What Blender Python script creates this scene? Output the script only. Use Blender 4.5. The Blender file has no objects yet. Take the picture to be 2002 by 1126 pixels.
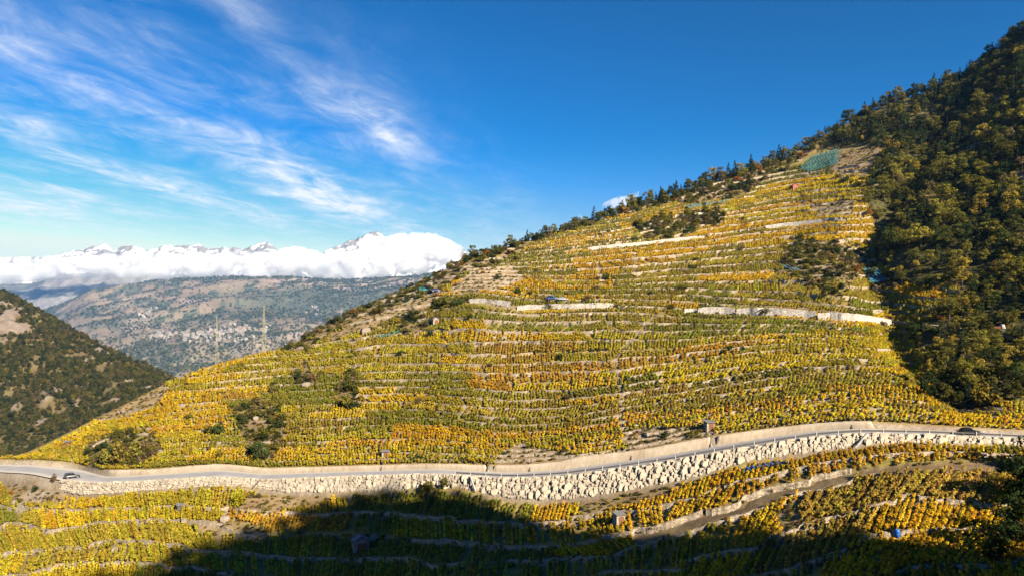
import bpy, math, random
import numpy as np
R = math.radians
rng = np.random.default_rng(7)
random.seed(7)
sc = bpy.context.scene

# ------------------------------------------------------------------ camera, sky, sun, exposure
F, U0, VH = 1450.0, 1001.0, 680.0            # focal length / centre column / horizon row of the 2002 px wide frame
cd = bpy.data.cameras.new('camera'); cam = bpy.data.objects.new('camera', cd)
sc.collection.objects.link(cam); sc.camera = cam
cam.location = (0, 0, 0); cam.rotation_euler = (R(90), 0, 0)
cd.sensor_width = 36; cd.lens = F/2002*36; cd.shift_y = (VH-563)/2002
cd.clip_start = 0.5; cd.clip_end = 60000

SUN = np.array([0.58, -0.66, 0.48]); SUN = SUN/np.linalg.norm(SUN)
EL = math.asin(SUN[2]); AZ = math.atan2(SUN[0], SUN[1])
sl = bpy.data.lights.new('sun', 'SUN'); sl.energy = 5.0; sl.angle = R(0.5); sl.color = (1.0, 0.87, 0.68)
so = bpy.data.objects.new('sun', sl); sc.collection.objects.link(so)
so.rotation_euler = (math.pi/2-EL, 0, math.pi-AZ+0.0)
from mathutils import Vector
so.rotation_euler = Vector((-SUN[0], -SUN[1], -SUN[2])).to_track_quat('-Z', 'Y').to_euler()

sc.view_settings.view_transform = 'Standard'; sc.view_settings.look = 'None'
sc.view_settings.exposure = 1.25; sc.view_settings.gamma = 1.0; sc.view_settings.use_curve_mapping = False
sc.cycles.max_bounces = 12; sc.cycles.diffuse_bounces = 0; sc.cycles.glossy_bounces = 2
sc.cycles.transmission_bounces = 3; sc.cycles.volume_bounces = 10; sc.cycles.transparent_max_bounces = 8
sc.cycles.use_denoising = True
try: sc.cycles.denoiser = 'OPENIMAGEDENOISE'
except Exception: pass

def nd(nt, typ, **kw):
    n = nt.nodes.new(typ)
    for k, v in kw.items():
        if k == 'inp':
            for a, b in v.items(): n.inputs[a].default_value = b
        else: setattr(n, k, v)
    return n
def mth(nt, op, a, b=None, c=None, clamp=False):
    n = nt.nodes.new('ShaderNodeMath'); n.operation = op; n.use_clamp = clamp
    for i, x in enumerate((a, b, c)):
        if x is None: continue
        if isinstance(x, (int, float)): n.inputs[i].default_value = x
        else: nt.links.new(x, n.inputs[i])
    return n.outputs[0]
def ramp(nt, fac, stops, interp='LINEAR'):
    n = nt.nodes.new('ShaderNodeValToRGB'); cr = n.color_ramp; cr.interpolation = interp
    while len(cr.elements) < len(stops): cr.elements.new(0.5)
    for e, (p, c) in zip(cr.elements, stops):
        e.position = p; e.color = (*c, 1) if len(c) == 3 else c
    nt.links.new(fac, n.inputs[0]); return n.outputs[0]
def mixc(nt, fac, a, b, blend='MIX'):
    n = nt.nodes.new('ShaderNodeMix'); n.data_type = 'RGBA'; n.blend_type = blend
    for s, x in ((n.inputs[0], fac), (n.inputs[6], a), (n.inputs[7], b)):
        if isinstance(x, (int, float)): s.default_value = x
        elif isinstance(x, tuple): s.default_value = (*x, 1) if len(x) == 3 else x
        else: nt.links.new(x, s)
    return n.outputs[2]

w = bpy.data.worlds.new('World'); sc.world = w; w.use_nodes = True
w.cycles.sampling_method = 'MANUAL'; w.cycles.sample_map_resolution = 512
nt = w.node_tree; nt.nodes.clear()
sky = nd(nt, 'ShaderNodeTexSky', sky_type='NISHITA', sun_disc=False, sun_elevation=EL, sun_rotation=AZ,
         altitude=900, air_density=1.0, dust_density=0.25, ozone_density=2.2)
tc = nd(nt, 'ShaderNodeTexCoord'); sx = nd(nt, 'ShaderNodeSeparateXYZ'); nt.links.new(tc.outputs['Generated'], sx.inputs[0])
zz = mth(nt, 'MAXIMUM', sx.outputs[2], 0.03)
px = mth(nt, 'DIVIDE', sx.outputs[0], zz); py = mth(nt, 'DIVIDE', sx.outputs[1], zz)   # point on a level cloud layer
cc = mth(nt, 'MULTIPLY_ADD', py, -0.15, px)                                             # across the wind
def cvec(sa, sb, off):
    c = nd(nt, 'ShaderNodeCombineXYZ'); nt.links.new(mth(nt, 'MULTIPLY', cc, sa), c.inputs[0]); nt.links.new(mth(nt, 'MULTIPLY', py, sb), c.inputs[1])
    c.inputs[2].default_value = off; return c.outputs[0]
def cnoise(sa, sb, off, det=7, rough=0.6, dist=0.5):
    n = nd(nt, 'ShaderNodeTexNoise', inp={'Scale': 1.0, 'Detail': det, 'Roughness': rough, 'Distortion': dist})
    nt.links.new(cvec(sa, sb, off), n.inputs['Vector']); return n.outputs[0]
wob = mth(nt, 'MULTIPLY_ADD', cnoise(0.9, 0.55, 3.0, 3), 0.9, -0.45)
cw = mth(nt, 'ADD', cc, wob)
def streak(c0, wd, y0, y1, amp):
    d = mth(nt, 'DIVIDE', mth(nt, 'SUBTRACT', cw, c0), wd)
    g = mth(nt, 'POWER', 2.718, mth(nt, 'MULTIPLY', mth(nt, 'MULTIPLY', d, d), -1.0))
    e = mth(nt, 'DIVIDE', mth(nt, 'SUBTRACT', py, (y0+y1)/2), (y1-y0)/2)
    h = mth(nt, 'POWER', 2.718, mth(nt, 'MULTIPLY', mth(nt, 'POWER', mth(nt, 'ABSOLUTE', e), 2.5), -1.0))
    return mth(nt, 'MULTIPLY', mth(nt, 'MULTIPLY', g, h), amp)
ST = [(-1.13, .17, 2.75, 4.1, .75), (-1.12, .08, 1.9, 2.4, .5), (-2.0, .26, 3.4, 6.3, 1.1), (-1.95, .20, 2.0, 3.3, .42),
      (-2.85, .22, 3.2, 6.6, .85), (-2.6, .14, 2.6, 3.4, .75), (-4.3, .5, 4.2, 6.4, .95), (-3.6, .16, 4.3, 5.6, .6), (-0.75, .5, 4.5, 8.0, .28)]
tot = None
for s in ST:
    o = streak(*s); tot = o if tot is None else mth(nt, 'ADD', tot, o)
fib = mth(nt, 'MULTIPLY_ADD', cnoise(5.0, 2.2, 1.0, 9, .66, 1.1), 2.3, -0.55, clamp=True)     # fibres along the wind
puf = mth(nt, 'MULTIPLY_ADD', cnoise(2.4, 1.5, 9.0, 8, .62, 1.2), 2.6, -0.85, clamp=True)
veil = mth(nt, 'MULTIPLY', mth(nt, 'MULTIPLY', puf, fib), mth(nt, 'MULTIPLY', mth(nt, 'MULTIPLY_ADD', cw, -0.9, -0.35, clamp=True), 0.55))
cov = mth(nt, 'ADD', mth(nt, 'MULTIPLY', tot, mth(nt, 'MULTIPLY_ADD', fib, .65, mth(nt, 'MULTIPLY', puf, .45))), veil, clamp=True)
cov = mth(nt, 'MULTIPLY', mth(nt, 'POWER', cov, 1.45), mth(nt, 'MULTIPLY', mth(nt, 'GREATER_THAN', sx.outputs[2], 0.0), 0.95))
hs = nd(nt, 'ShaderNodeHueSaturation', inp={'Hue': 0.497, 'Saturation': 1.55, 'Value': 1.12}); nt.links.new(sky.outputs[0], hs.inputs['Color'])
dk = mixc(nt, 1.0, hs.outputs[0], (2.2, 6.0, 6.4), 'DARKEN')
gm = nd(nt, 'ShaderNodeGamma', inp={'Gamma': 1.5}); nt.links.new(dk, gm.inputs[0])
clear = mixc(nt, 1.0, gm.outputs[0], (2.5, .63, .47), 'MULTIPLY')
cirrus = mixc(nt, cov, clear, (8.8, 9.0, 9.4))
bg = nd(nt, 'ShaderNodeBackground', inp={'Strength': 0.05}); nt.links.new(cirrus, bg.inputs[0])
wo = nd(nt, 'ShaderNodeOutputWorld'); nt.links.new(bg.outputs[0], wo.inputs[0])

# ------------------------------------------------------------------ numpy helpers
def hash2(ix, iy, seed=0):
    h = (ix.astype(np.int64)*374761393 + iy.astype(np.int64)*668265263 + seed*1442695041) & 0xFFFFFFFF
    h = ((h ^ (h >> 13))*1274126177) & 0xFFFFFFFF
    return ((h ^ (h >> 16)) & 0xFFFFFF)/float(0xFFFFFF)
def vnoise(x, y, seed=0):
    x = np.asarray(x, float); y = np.asarray(y, float)
    ix, iy = np.floor(x), np.floor(y); fx, fy = x-ix, y-iy
    fx = fx*fx*(3-2*fx); fy = fy*fy*(3-2*fy)
    a = hash2(ix, iy, seed); b = hash2(ix+1, iy, seed); c = hash2(ix, iy+1, seed); d = hash2(ix+1, iy+1, seed)
    return (a*(1-fx)+b*fx)*(1-fy)+(c*(1-fx)+d*fx)*fy
def fbm(x, y, seed=0, oct=4, gain=.5):
    s = 0; a = 1; t = 0
    for o in range(oct):
        s = s+a*(vnoise(x*2**o+o*17.3, y*2**o-o*9.1, seed+o)-.5)*2; t += a; a *= gain
    return s/t
def ridged(x, y, seed=0, oct=5):
    s = 0; a = 1; t = 0
    for o in range(oct):
        s = s+a*(1-np.abs(vnoise(x*2**o+o*5.7, y*2**o+o*3.3, seed+o)*2-1)); t += a; a *= .5
    return s/t
def smooth1(y, sig):
    k = int(sig*3)+1; g = np.exp(-.5*(np.arange(-k, k+1)/sig)**2); g /= g.sum()
    return np.convolve(np.pad(y, k, mode='edge'), g, mode='valid')
def smoothstep(a, b, x):
    t = np.clip((x-a)/(b-a), 0, 1); return t*t*(3-2*t)
def inpoly(u, v, poly):
    r = np.zeros(np.shape(u), bool); n = len(poly)
    for i in range(n):
        x1, y1 = poly[i]; x2, y2 = poly[(i+1) % n]
        if y1 == y2: continue
        c = ((y1 > v) != (y2 > v)) & (u < (x2-x1)*(v-y1)/(y2-y1)+x1)
        r ^= c
    return r
def tps(P, val, lam=1e-3):
    P = np.asarray(P, float); n = len(P)
    def k(A, B):
        d2 = ((A[:, None]-B[None])**2).sum(-1); return .5*d2*np.log(d2+1e-12)
    K = k(P, P)+lam*np.eye(n); Q = np.c_[np.ones(n), P]
    A = np.block([[K, Q], [Q.T, np.zeros((3, 3))]])
    sol = np.linalg.solve(A, np.r_[val, 0, 0, 0])
    return lambda X: k(np.asarray(X, float), P) @ sol[:n]+np.c_[np.ones(len(X)), X] @ sol[n:]

def mesh_np(name, V, Fq, mats=None, smooth=False, fattr=None, vcol=None, fmat=None):
    V = np.ascontiguousarray(V, np.float32).reshape(-1, 3); Fq = np.ascontiguousarray(Fq, np.int32)
    me = bpy.data.meshes.new(name); k = Fq.shape[1]; nf = len(Fq)
    me.vertices.add(len(V)); me.vertices.foreach_set('co', V.ravel())
    me.loops.add(nf*k); me.loops.foreach_set('vertex_index', Fq.ravel())
    me.polygons.add(nf); me.polygons.foreach_set('loop_start', np.arange(0, nf*k, k, dtype=np.int32))
    if smooth: me.polygons.foreach_set('use_smooth', np.ones(nf, bool))
    else: me.polygons.foreach_set('use_smooth', np.zeros(nf, bool))
    if fmat is not None: me.polygons.foreach_set('material_index', np.asarray(fmat, np.int32))
    me.update(calc_edges=True)
    for m in (mats or []): me.materials.append(m)
    if fattr is not None:
        a = me.attributes.new('lv', 'FLOAT', 'FACE'); a.data.foreach_set('value', np.asarray(fattr, np.float32))
    if vcol is not None:
        a = me.attributes.new('ground', 'FLOAT_COLOR', 'POINT')
        c = np.c_[vcol, np.ones(len(V))].astype(np.float32); a.data.foreach_set('color', c.ravel())
    return me
def link(name, me, parent=None, loc=None, kind=None, label=None, cat=None, group=None):
    o = bpy.data.objects.new(name, me); sc.collection.objects.link(o)
    if parent is not None: o.parent = parent
    if loc is not None: o.location = loc
    tag(o, label, cat, group, kind); return o
def tag(o, label=None, cat=None, group=None, kind=None):
    if label: o['label'] = label
    if cat: o['category'] = cat
    if group: o['group'] = group
    if kind: o['kind'] = kind
    return o
def gridfaces(nu, nv):
    i = np.arange(nu-1)[:, None]*nv+np.arange(nv-1)[None]; i = i.ravel()
    return np.c_[i, i+nv, i+nv+1, i+1]
BOXF = np.array([[0, 3, 2, 1], [4, 5, 6, 7], [0, 1, 5, 4], [1, 2, 6, 5], [2, 3, 7, 6], [3, 0, 4, 7]])
class MB:
    def __init__(s): s.V = []; s.F = []; s.n = 0; s.M = []
    def add(s, V, Fa, mi=0):
        V = np.asarray(V, float); Fa = np.asarray(Fa)
        if Fa.shape[1] == 3: Fa = np.c_[Fa, Fa[:, 2]]
        s.V.append(V); s.F.append(Fa+s.n); s.n += len(V); s.M += [mi]*len(Fa); return s
    def box(s, c, d, rz=0, mi=0, taper=1.0):
        x, y, z = [a/2 for a in d]; t = taper
        V = np.array([[-x, -y, -z], [x, -y, -z], [x, y, -z], [-x, y, -z], [-x*t, -y*t, z], [x*t, -y*t, z], [x*t, y*t, z], [-x*t, y*t, z]])
        cs, sn = math.cos(rz), math.sin(rz); V = np.c_[V[:, 0]*cs-V[:, 1]*sn, V[:, 0]*sn+V[:, 1]*cs, V[:, 2]]
        return s.add(V+np.array(c), BOXF, mi)
    def bar(s, a, b, r0, r1=None, n=4, mi=0):
        a = np.array(a, float); b = np.array(b, float); r1 = r0 if r1 is None else r1
        d = b-a; d = d/np.linalg.norm(d); up = np.array([0, 0, 1.]) if abs(d[2]) < .9 else np.array([1., 0, 0])
        p = np.cross(d, up); p /= np.linalg.norm(p); q = np.cross(d, p)
        th = np.arange(n)/n*2*np.pi+.785; ring = np.cos(th)[:, None]*p+np.sin(th)[:, None]*q
        V = np.r_[a+ring*r0, b+ring*r1]; Fa = [[i, (i+1) % n, n+(i+1) % n, n+i] for i in range(n)]
        s.add(V, Fa, mi)
        if n == 4: s.add(V, [[3, 2, 1, 0], [4, 5, 6, 7]], mi)
        return s
    def mesh(s, name, mats, smooth=False):
        V = np.concatenate(s.V); Fa = np.concatenate(s.F); deg = Fa[:, 2] == Fa[:, 3]
        if deg.any():
            me = bpy.data.meshes.new(name)
            me.from_pydata(V.tolist(), [], [tuple(f[:3]) if d else tuple(f) for f, d in zip(Fa.tolist(), deg)])
            for m in mats: me.materials.append(m)
            me.polygons.foreach_set('material_index', np.array(s.M, np.int32)); me.polygons.foreach_set('use_smooth', np.full(len(Fa), smooth))
            me.update(); return me
        return mesh_np(name, V, Fa, mats, smooth, fmat=s.M)

# ------------------------------------------------------------------ materials
def mat(name):
    m = bpy.data.materials.new(name); m.use_nodes = True; m.node_tree.nodes.clear()
    o = m.node_tree.nodes.new('ShaderNodeOutputMaterial'); return m, m.node_tree, o
def plain(name, col, rough=.8, var=.25, scale=3.0, metal=0.0, bump=0.0, spec=.3):
    m, nt, o = mat(name)
    p = nd(nt, 'ShaderNodeBsdfPrincipled', inp={'Roughness': rough, 'Metallic': metal, 'Specular IOR Level': spec})
    t = nd(nt, 'ShaderNodeTexCoord'); n = nd(nt, 'ShaderNodeTexNoise', inp={'Scale': scale, 'Detail': 6, 'Roughness': .65})
    nt.links.new(t.outputs['Object'], n.inputs['Vector'])
    c = ramp(nt, n.outputs[0], [(.25, tuple(x*(1-var) for x in col)), (.75, tuple(min(1, x*(1+var)) for x in col))])
    nt.links.new(c, p.inputs['Base Color'])
    if bump:
        b = nd(nt, 'ShaderNodeBump', inp={'Strength': bump, 'Distance': .15}); nt.links.new(n.outputs[0], b.inputs['Height']); nt.links.new(b.outputs[0], p.inputs['Normal'])
    nt.links.new(p.outputs[0], o.inputs[0]); return m
def leafmat(name, inst, transl=.35):
    m, nt, o = mat(name)
    if inst:
        a = nd(nt, 'ShaderNodeAttribute', attribute_type='INSTANCER', attribute_name='col'); col = a.outputs['Color']
    else:
        a = nd(nt, 'ShaderNodeObjectInfo'); col = a.outputs['Color']
    l = nd(nt, 'ShaderNodeAttribute', attribute_type='GEOMETRY', attribute_name='lv')
    hs = nd(nt, 'ShaderNodeHueSaturation'); nt.links.new(col, hs.inputs['Color'])
    nt.links.new(mth(nt, 'MULTIPLY_ADD', l.outputs['Fac'], 0.045, 0.4775), hs.inputs['Hue'])
    nt.links.new(mth(nt, 'MULTIPLY_ADD', l.outputs['Fac'], 1.05, 0.48), hs.inputs['Value'])
    d = nd(nt, 'ShaderNodeBsdfDiffuse'); t = nd(nt, 'ShaderNodeBsdfTranslucent'); mx = nd(nt, 'ShaderNodeMixShader', inp={0: transl})
    nt.links.new(hs.outputs[0], d.inputs[0]); nt.links.new(hs.outputs[0], t.inputs[0])
    nt.links.new(d.outputs[0], mx.inputs[1]); nt.links.new(t.outputs[0], mx.inputs[2]); nt.links.new(mx.outputs[0], o.inputs[0]); return m
LEAF_O = leafmat('leaf_single', False); LEAF_I = leafmat('leaf_mass', True)
BARK = plain('bark', (.10, .075, .055), .9, .4, 4)
STAKE = plain('vine_stake', (.17, .13, .085), .9, .3, 2)

def groundmat(name, s1=.9, s2=.12, amp=.55, bump=.6):
    m, nt, o = mat(name)
    a = nd(nt, 'ShaderNodeAttribute', attribute_type='GEOMETRY', attribute_name='ground')
    t = nd(nt, 'ShaderNodeNewGeometry')
    n1 = nd(nt, 'ShaderNodeTexNoise', inp={'Scale': s1, 'Detail': 8, 'Roughness': .72}); nt.links.new(t.outputs['Position'], n1.inputs['Vector'])
    n2 = nd(nt, 'ShaderNodeTexNoise', inp={'Scale': s2, 'Detail': 5, 'Roughness': .6}); nt.links.new(t.outputs['Position'], n2.inputs['Vector'])
    v = mth(nt, 'MULTIPLY_ADD', n1.outputs[0], amp*2, 1-amp); v2 = mth(nt, 'MULTIPLY_ADD', n2.outputs[0], .7, .65)
    hs = nd(nt, 'ShaderNodeHueSaturation'); nt.links.new(a.outputs['Color'], hs.inputs['Color']); nt.links.new(mth(nt, 'MULTIPLY', v, v2), hs.inputs['Value'])
    nt.links.new(mth(nt, 'MULTIPLY_ADD', n2.outputs[0], .06, .47), hs.inputs['Hue'])
    p = nd(nt, 'ShaderNodeBsdfPrincipled', inp={'Roughness': .95, 'Specular IOR Level': .1}); nt.links.new(hs.outputs[0], p.inputs['Base Color'])
    b = nd(nt, 'ShaderNodeBump', inp={'Strength': bump, 'Distance': .4/s1}); nt.links.new(n1.outputs[0], b.inputs['Height']); nt.links.new(b.outputs[0], p.inputs['Normal'])
    nt.links.new(p.outputs[0], o.inputs[0]); return m
def stonemat(name, cols, scale, mortar=.06, bump=.8):
    m, nt, o = mat(name)
    g = nd(nt, 'ShaderNodeNewGeometry')
    mp = nd(nt, 'ShaderNodeMapping', inp={'Scale': (1, 1, 1.7)}); nt.links.new(g.outputs['Position'], mp.inputs[0])
    v = nd(nt, 'ShaderNodeTexVoronoi', inp={'Scale': scale}); nt.links.new(mp.outputs[0], v.inputs['Vector'])
    e = nd(nt, 'ShaderNodeTexVoronoi', feature='DISTANCE_TO_EDGE', inp={'Scale': scale}); nt.links.new(mp.outputs[0], e.inputs['Vector'])
    n = nd(nt, 'ShaderNodeTexNoise', inp={'Scale': scale*.8, 'Detail': 6, 'Roughness': .7}); nt.links.new(g.outputs['Position'], n.inputs['Vector'])
    sp = nd(nt, 'ShaderNodeSeparateColor'); nt.links.new(v.outputs['Color'], sp.inputs[0])
    c = ramp(nt, mth(nt, 'MULTIPLY_ADD', n.outputs[0], .5, mth(nt, 'MULTIPLY', sp.outputs[0], .5)), [(.2, cols[0]), (.5, cols[1]), (.8, cols[2])])
    j = ramp(nt, e.outputs['Distance'], [(0, (.25, .25, .25)), (mortar, (1, 1, 1))])
    c = mixc(nt, 1.0, c, j, 'MULTIPLY')
    p = nd(nt, 'ShaderNodeBsdfPrincipled', inp={'Roughness': .95, 'Specular IOR Level': .1}); nt.links.new(c, p.inputs['Base Color'])
    b = nd(nt, 'ShaderNodeBump', inp={'Strength': bump, 'Distance': .2}); nt.links.new(mth(nt, 'MINIMUM', e.outputs['Distance'], .2), b.inputs['Height']); nt.links.new(b.outputs[0], p.inputs['Normal'])
    nt.links.new(p.outputs[0], o.inputs[0]); return m
M_GROUND = groundmat('hillside_ground')
M_WALL = stonemat('dry_stone', ((.27, .215, .15), (.40, .325, .235), (.54, .45, .34)), 2.2)
M_WHITEWALL = stonemat('pale_stone', ((.42, .37, .31), (.54, .49, .42), (.66, .61, .54)), 1.4)
M_BOULDER = plain('limestone', (.46, .395, .305), .95, .45, .6, bump=.6, spec=.1)
def concmat():
    m, nt, o = mat('weathered_concrete'); g = nd(nt, 'ShaderNodeNewGeometry'); mp = nd(nt, 'ShaderNodeMapping', inp={'Scale': (1, 1, .18)}); nt.links.new(g.outputs['Position'], mp.inputs[0])
    n1 = nd(nt, 'ShaderNodeTexNoise', inp={'Scale': 1.3, 'Detail': 6, 'Roughness': .7}); nt.links.new(mp.outputs[0], n1.inputs['Vector'])
    n2 = nd(nt, 'ShaderNodeTexNoise', inp={'Scale': .16, 'Detail': 5, 'Roughness': .65}); nt.links.new(g.outputs['Position'], n2.inputs['Vector'])
    c = ramp(nt, mth(nt, 'MULTIPLY_ADD', n1.outputs[0], .55, mth(nt, 'MULTIPLY', n2.outputs[0], .5)), [(.30, (.24, .19, .13)), (.48, (.44, .36, .265)), (.70, (.58, .50, .385))])
    p = nd(nt, 'ShaderNodeBsdfPrincipled', inp={'Roughness': .95, 'Specular IOR Level': .1}); nt.links.new(c, p.inputs['Base Color']); b = nd(nt, 'ShaderNodeBump', inp={'Strength': .4, 'Distance': .15}); nt.links.new(n1.outputs[0], b.inputs['Height']); nt.links.new(b.outputs[0], p.inputs['Normal'])
    nt.links.new(p.outputs[0], o.inputs[0]); return m
M_CONC = concmat()
M_ASPH = plain('asphalt', (.36, .35, .34), .9, .18, .25, spec=.2)
M_VERGE = plain('gravel_verge', (.55, .49, .40), .95, .25, 1.2)
M_PAINT = plain('road_paint', (.75, .75, .72), .8, .15, 1.0)
M_RAIL = plain('weathered_rail', (.13, .12, .11), .6, .2, 3); M_POST = plain('pale_post', (.55, .52, .47), .7, .1, 3)
M_STEEL = plain('galvanised_steel', (.42, .43, .43), .5, .15, 3, metal=.6)

# ------------------------------------------------------------------ main hillside: profile per viewing column
DU = 3.0
UG = np.arange(-600, 2601, DU)
def line(pts, sig=20):
    p = np.array(pts, float); return smooth1(np.interp(UG, p[:, 0], p[:, 1]), sig/DU)
Vo = line([(-600, 890), (-300, 905), (0, 922), (60, 925), (130, 940), (200, 944), (300, 939), (430, 931), (520, 938), (700, 931), (850, 927), (1000, 936), (1100, 931),
           (1200, 918), (1300, 904), (1400, 886), (1500, 869), (1600, 854), (1680, 848), (1800, 850), (1900, 854), (2002, 859), (2300, 878), (2600, 900)], 14)
Vi = line([(-600, 878), (-300, 892), (0, 908), (60, 908), (130, 914), (165, 918), (205, 932), (300, 927), (430, 918), (520, 926), (700, 920), (850, 916), (1000, 923), (1100, 917),
           (1200, 903), (1300, 889), (1400, 871), (1500, 854), (1600, 841), (1680, 837), (1800, 840), (1900, 844), (2002, 849), (2300, 866), (2600, 886)], 14)
V4 = line([(-600, 868), (-300, 885), (0, 900), (60, 896), (130, 902), (205, 919), (300, 917), (430, 906), (520, 915), (700, 910), (850, 906), (1000, 910), (1090, 903), (1130, 893),
           (1250, 880), (1400, 852), (1500, 838), (1600, 827), (1680, 823), (1800, 830), (1900, 836), (2002, 841), (2300, 855), (2600, 875)], 10)
Vb = line([(-600, 915), (-300, 925), (0, 940), (90, 946), (140, 966), (180, 968), (300, 956), (400, 949), (480, 950), (560, 963), (650, 964), (720, 960), (850, 952), (900, 953), (960, 965),
           (1000, 974), (1060, 978), (1130, 975), (1200, 964), (1300, 944), (1360, 930), (1450, 906), (1550, 890), (1640, 878), (1700, 868), (1800, 863), (1900, 868), (2002, 873), (2300, 895), (2600, 915)], 10)
Yo = line([(-600, 290), (-300, 262), (0, 235), (140, 214), (300, 204), (500, 196), (800, 184), (1000, 172), (1200, 163), (1400, 155), (1650, 148), (1900, 142), (2100, 137), (2300, 132), (2600, 124)], 60)
RIDGE = [(-600, 855), (-300, 880), (0, 896), (45, 890), (100, 862), (180, 820), (250, 785), (330, 745), (400, 718), (470, 698), (560, 678), (620, 645), (700, 605), (780, 572), (840, 545), (900, 512), (960, 490), (1040, 470), (1140, 440),
         (1220, 415), (1300, 390), (1400, 356), (1500, 325), (1560, 297), (1640, 248), (1740, 200), (1830, 178), (1890, 150), (1930, 118), (2002, 65), (2100, -10), (2300, -140), (2600, -300)]
Vr = line(RIDGE, 12)
Yr = line([(-600, 320), (-300, 276), (0, 250), (45, 248), (180, 262), (330, 275), (560, 290), (700, 300), (900, 312), (1140, 345), (1300, 375), (1500, 415), (1640, 440), (1830, 430), (2002, 405), (2300, 380), (2600, 360)], 60)
Zo = (VH-Vo)/F*Yo
Yi = Yo*(Vo-VH)/(Vi-VH)
Y4 = Yi+.9; Z4 = (VH-V4)/F*Y4
Yb = Yo-2.2; Zb = (VH-Vb)/F*Yb; Yb = Yo-np.maximum(.8, (Zo-Zb)*.42); Zb = (VH-Vb)/F*Yb
Yr = np.maximum(Yr, Y4+2); Zr = (VH-Vr)/F*Yr
V5 = line([(-600, 600), (850, 594), (920, 583), (1010, 596), (1200, 596), (1400, 607), (1500, 612), (1600, 619), (1700, 627), (1800, 636), (2000, 656), (2600, 700)], 20)
Y5 = line([(-600, 290), (900, 272), (1000, 265), (1200, 250), (1400, 236), (1550, 226), (1700, 216), (1850, 203), (2000, 190), (2300, 175), (2600, 165)], 40); Z5 = (VH-V5)/F*Y5
def col(arr, u): return np.interp(u, UG, arr)
FS = line([(-600, .42), (0, .45), (1000, .45), (1500, .40), (2002, .36), (2600, .36)], 60)

GUL = np.array([(1905, 150), (1880, 165), (1815, 185), (1765, 210), (1725, 250), (1705, 285), (1765, 330), (1835, 385), (1860, 430)], float)
def base(u, Y):
    yb, zb, yo, zo, yi, y4, z4, yr, zr, fs = [col(a, u) for a in (Yb, Zb, Yo, Zo, Yi, Y4, Z4, Yr, Zr, FS)]
    d = np.maximum(yb-Y, 0)
    front = zb-fs*d+0.0006*d*d
    wall = zb+(zo-zb)*(Y-yb)/(yo-yb)
    cut = zo+(z4-zo)*(Y-yi)/(y4-yi)
    t = (Y-y4)/(yr-y4)
    main = z4+(zr-z4)*t
    y5 = col(Y5, u); z5 = col(Z5, u); w5 = smoothstep(820, 980, u); br_ = np.where(Y < y5, z4+(z5-z4)*(Y-y4)/(y5-y4), z5+(zr-z5)*(Y-y5)/np.maximum(yr-y5, 1)); main = main*(1-w5)+br_*w5
    main = main-(zr-z4)*.05*np.sin(np.pi*np.clip(t, 0, 1))                      # a little hollow
    bk = Y-yr; back = zr-.012*np.minimum(bk, 22)**2-.53*np.maximum(bk-22, 0)
    z = np.select([Y < yb, Y < yo, Y < yi, Y < y4, Y < yr], [front, wall, zo+0*Y-.12, cut, main], back)
    x = (u-U0)/F*Y
    wn = smoothstep(0, .12, t)*(1-.6*smoothstep(.9, 1.0, t))
    z = z+wn*(1.7*fbm(x/38, Y/38, 11, 3)+.55*fbm(x/9, Y/9, 12, 3))
    z = z+smoothstep(2, 14, d)*(1.3*fbm(x/26, Y/26, 21, 3)+.4*fbm(x/7, Y/7, 22, 2))
    gu = np.interp(Y, GUL[:, 1], GUL[:, 0]); gd = np.interp(Y, [148, 165, 200, 300, 370, 410], [0, 3, 6, 9, 4, 0])
    z = z-gd*np.exp(-((u-gu)/48.)**2)*smoothstep(0, .05, t)
    return z

# terrace levels drawn as lines across the slope
TL = []
def tl(t, pts): TL.extend([(u, v, t) for u, v in pts])
for uu in range(-100, 2101, 150): TL.append((uu, float(col(V4, uu)), 0.0))
tl(5, [(0, 868), (150, 862), (300, 858), (450, 852), (600, 850), (850, 845), (1000, 860), (1150, 846), (1300, 822), (1500, 795), (1700, 778), (1850, 790), (2000, 800)])
tl(10, [(300, 798), (450, 782), (600, 778), (850, 772), (1000, 782), (1150, 776), (1300, 757), (1500, 725), (1700, 716), (1850, 730)])
tl(15, [(450, 716), (600, 704), (850, 692), (1000, 692), (1150, 688), (1300, 680), (1500, 664), (1700, 664), (1850, 675)])
tl(20, [(600, 636), (720, 612), (850, 594), (920, 583), (1010, 598), (1200, 596), (1400, 607), (1500, 612), (1600, 619), (1700, 627), (1800, 636), (2000, 656)])
tl(25.6, [(780, 560), (900, 542), (1050, 542), (1200, 541), (1400, 526), (1550, 515), (1700, 520), (1850, 540)])
tl(31, [(900, 512), (1000, 503), (1150, 486), (1300, 471), (1400, 458), (1500, 442), (1650, 428), (1750, 425)])
tl(37, [(1000, 470), (1100, 458), (1300, 422), (1500, 386), (1650, 366), (1750, 360)])
tl(43, [(1200, 418), (1300, 388), (1500, 335), (1650, 305), (1750, 290)])
for uu in range(-100, 2101, 150): TL.append((uu, float(col(Vb, uu))+1, -1.0))
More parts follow.
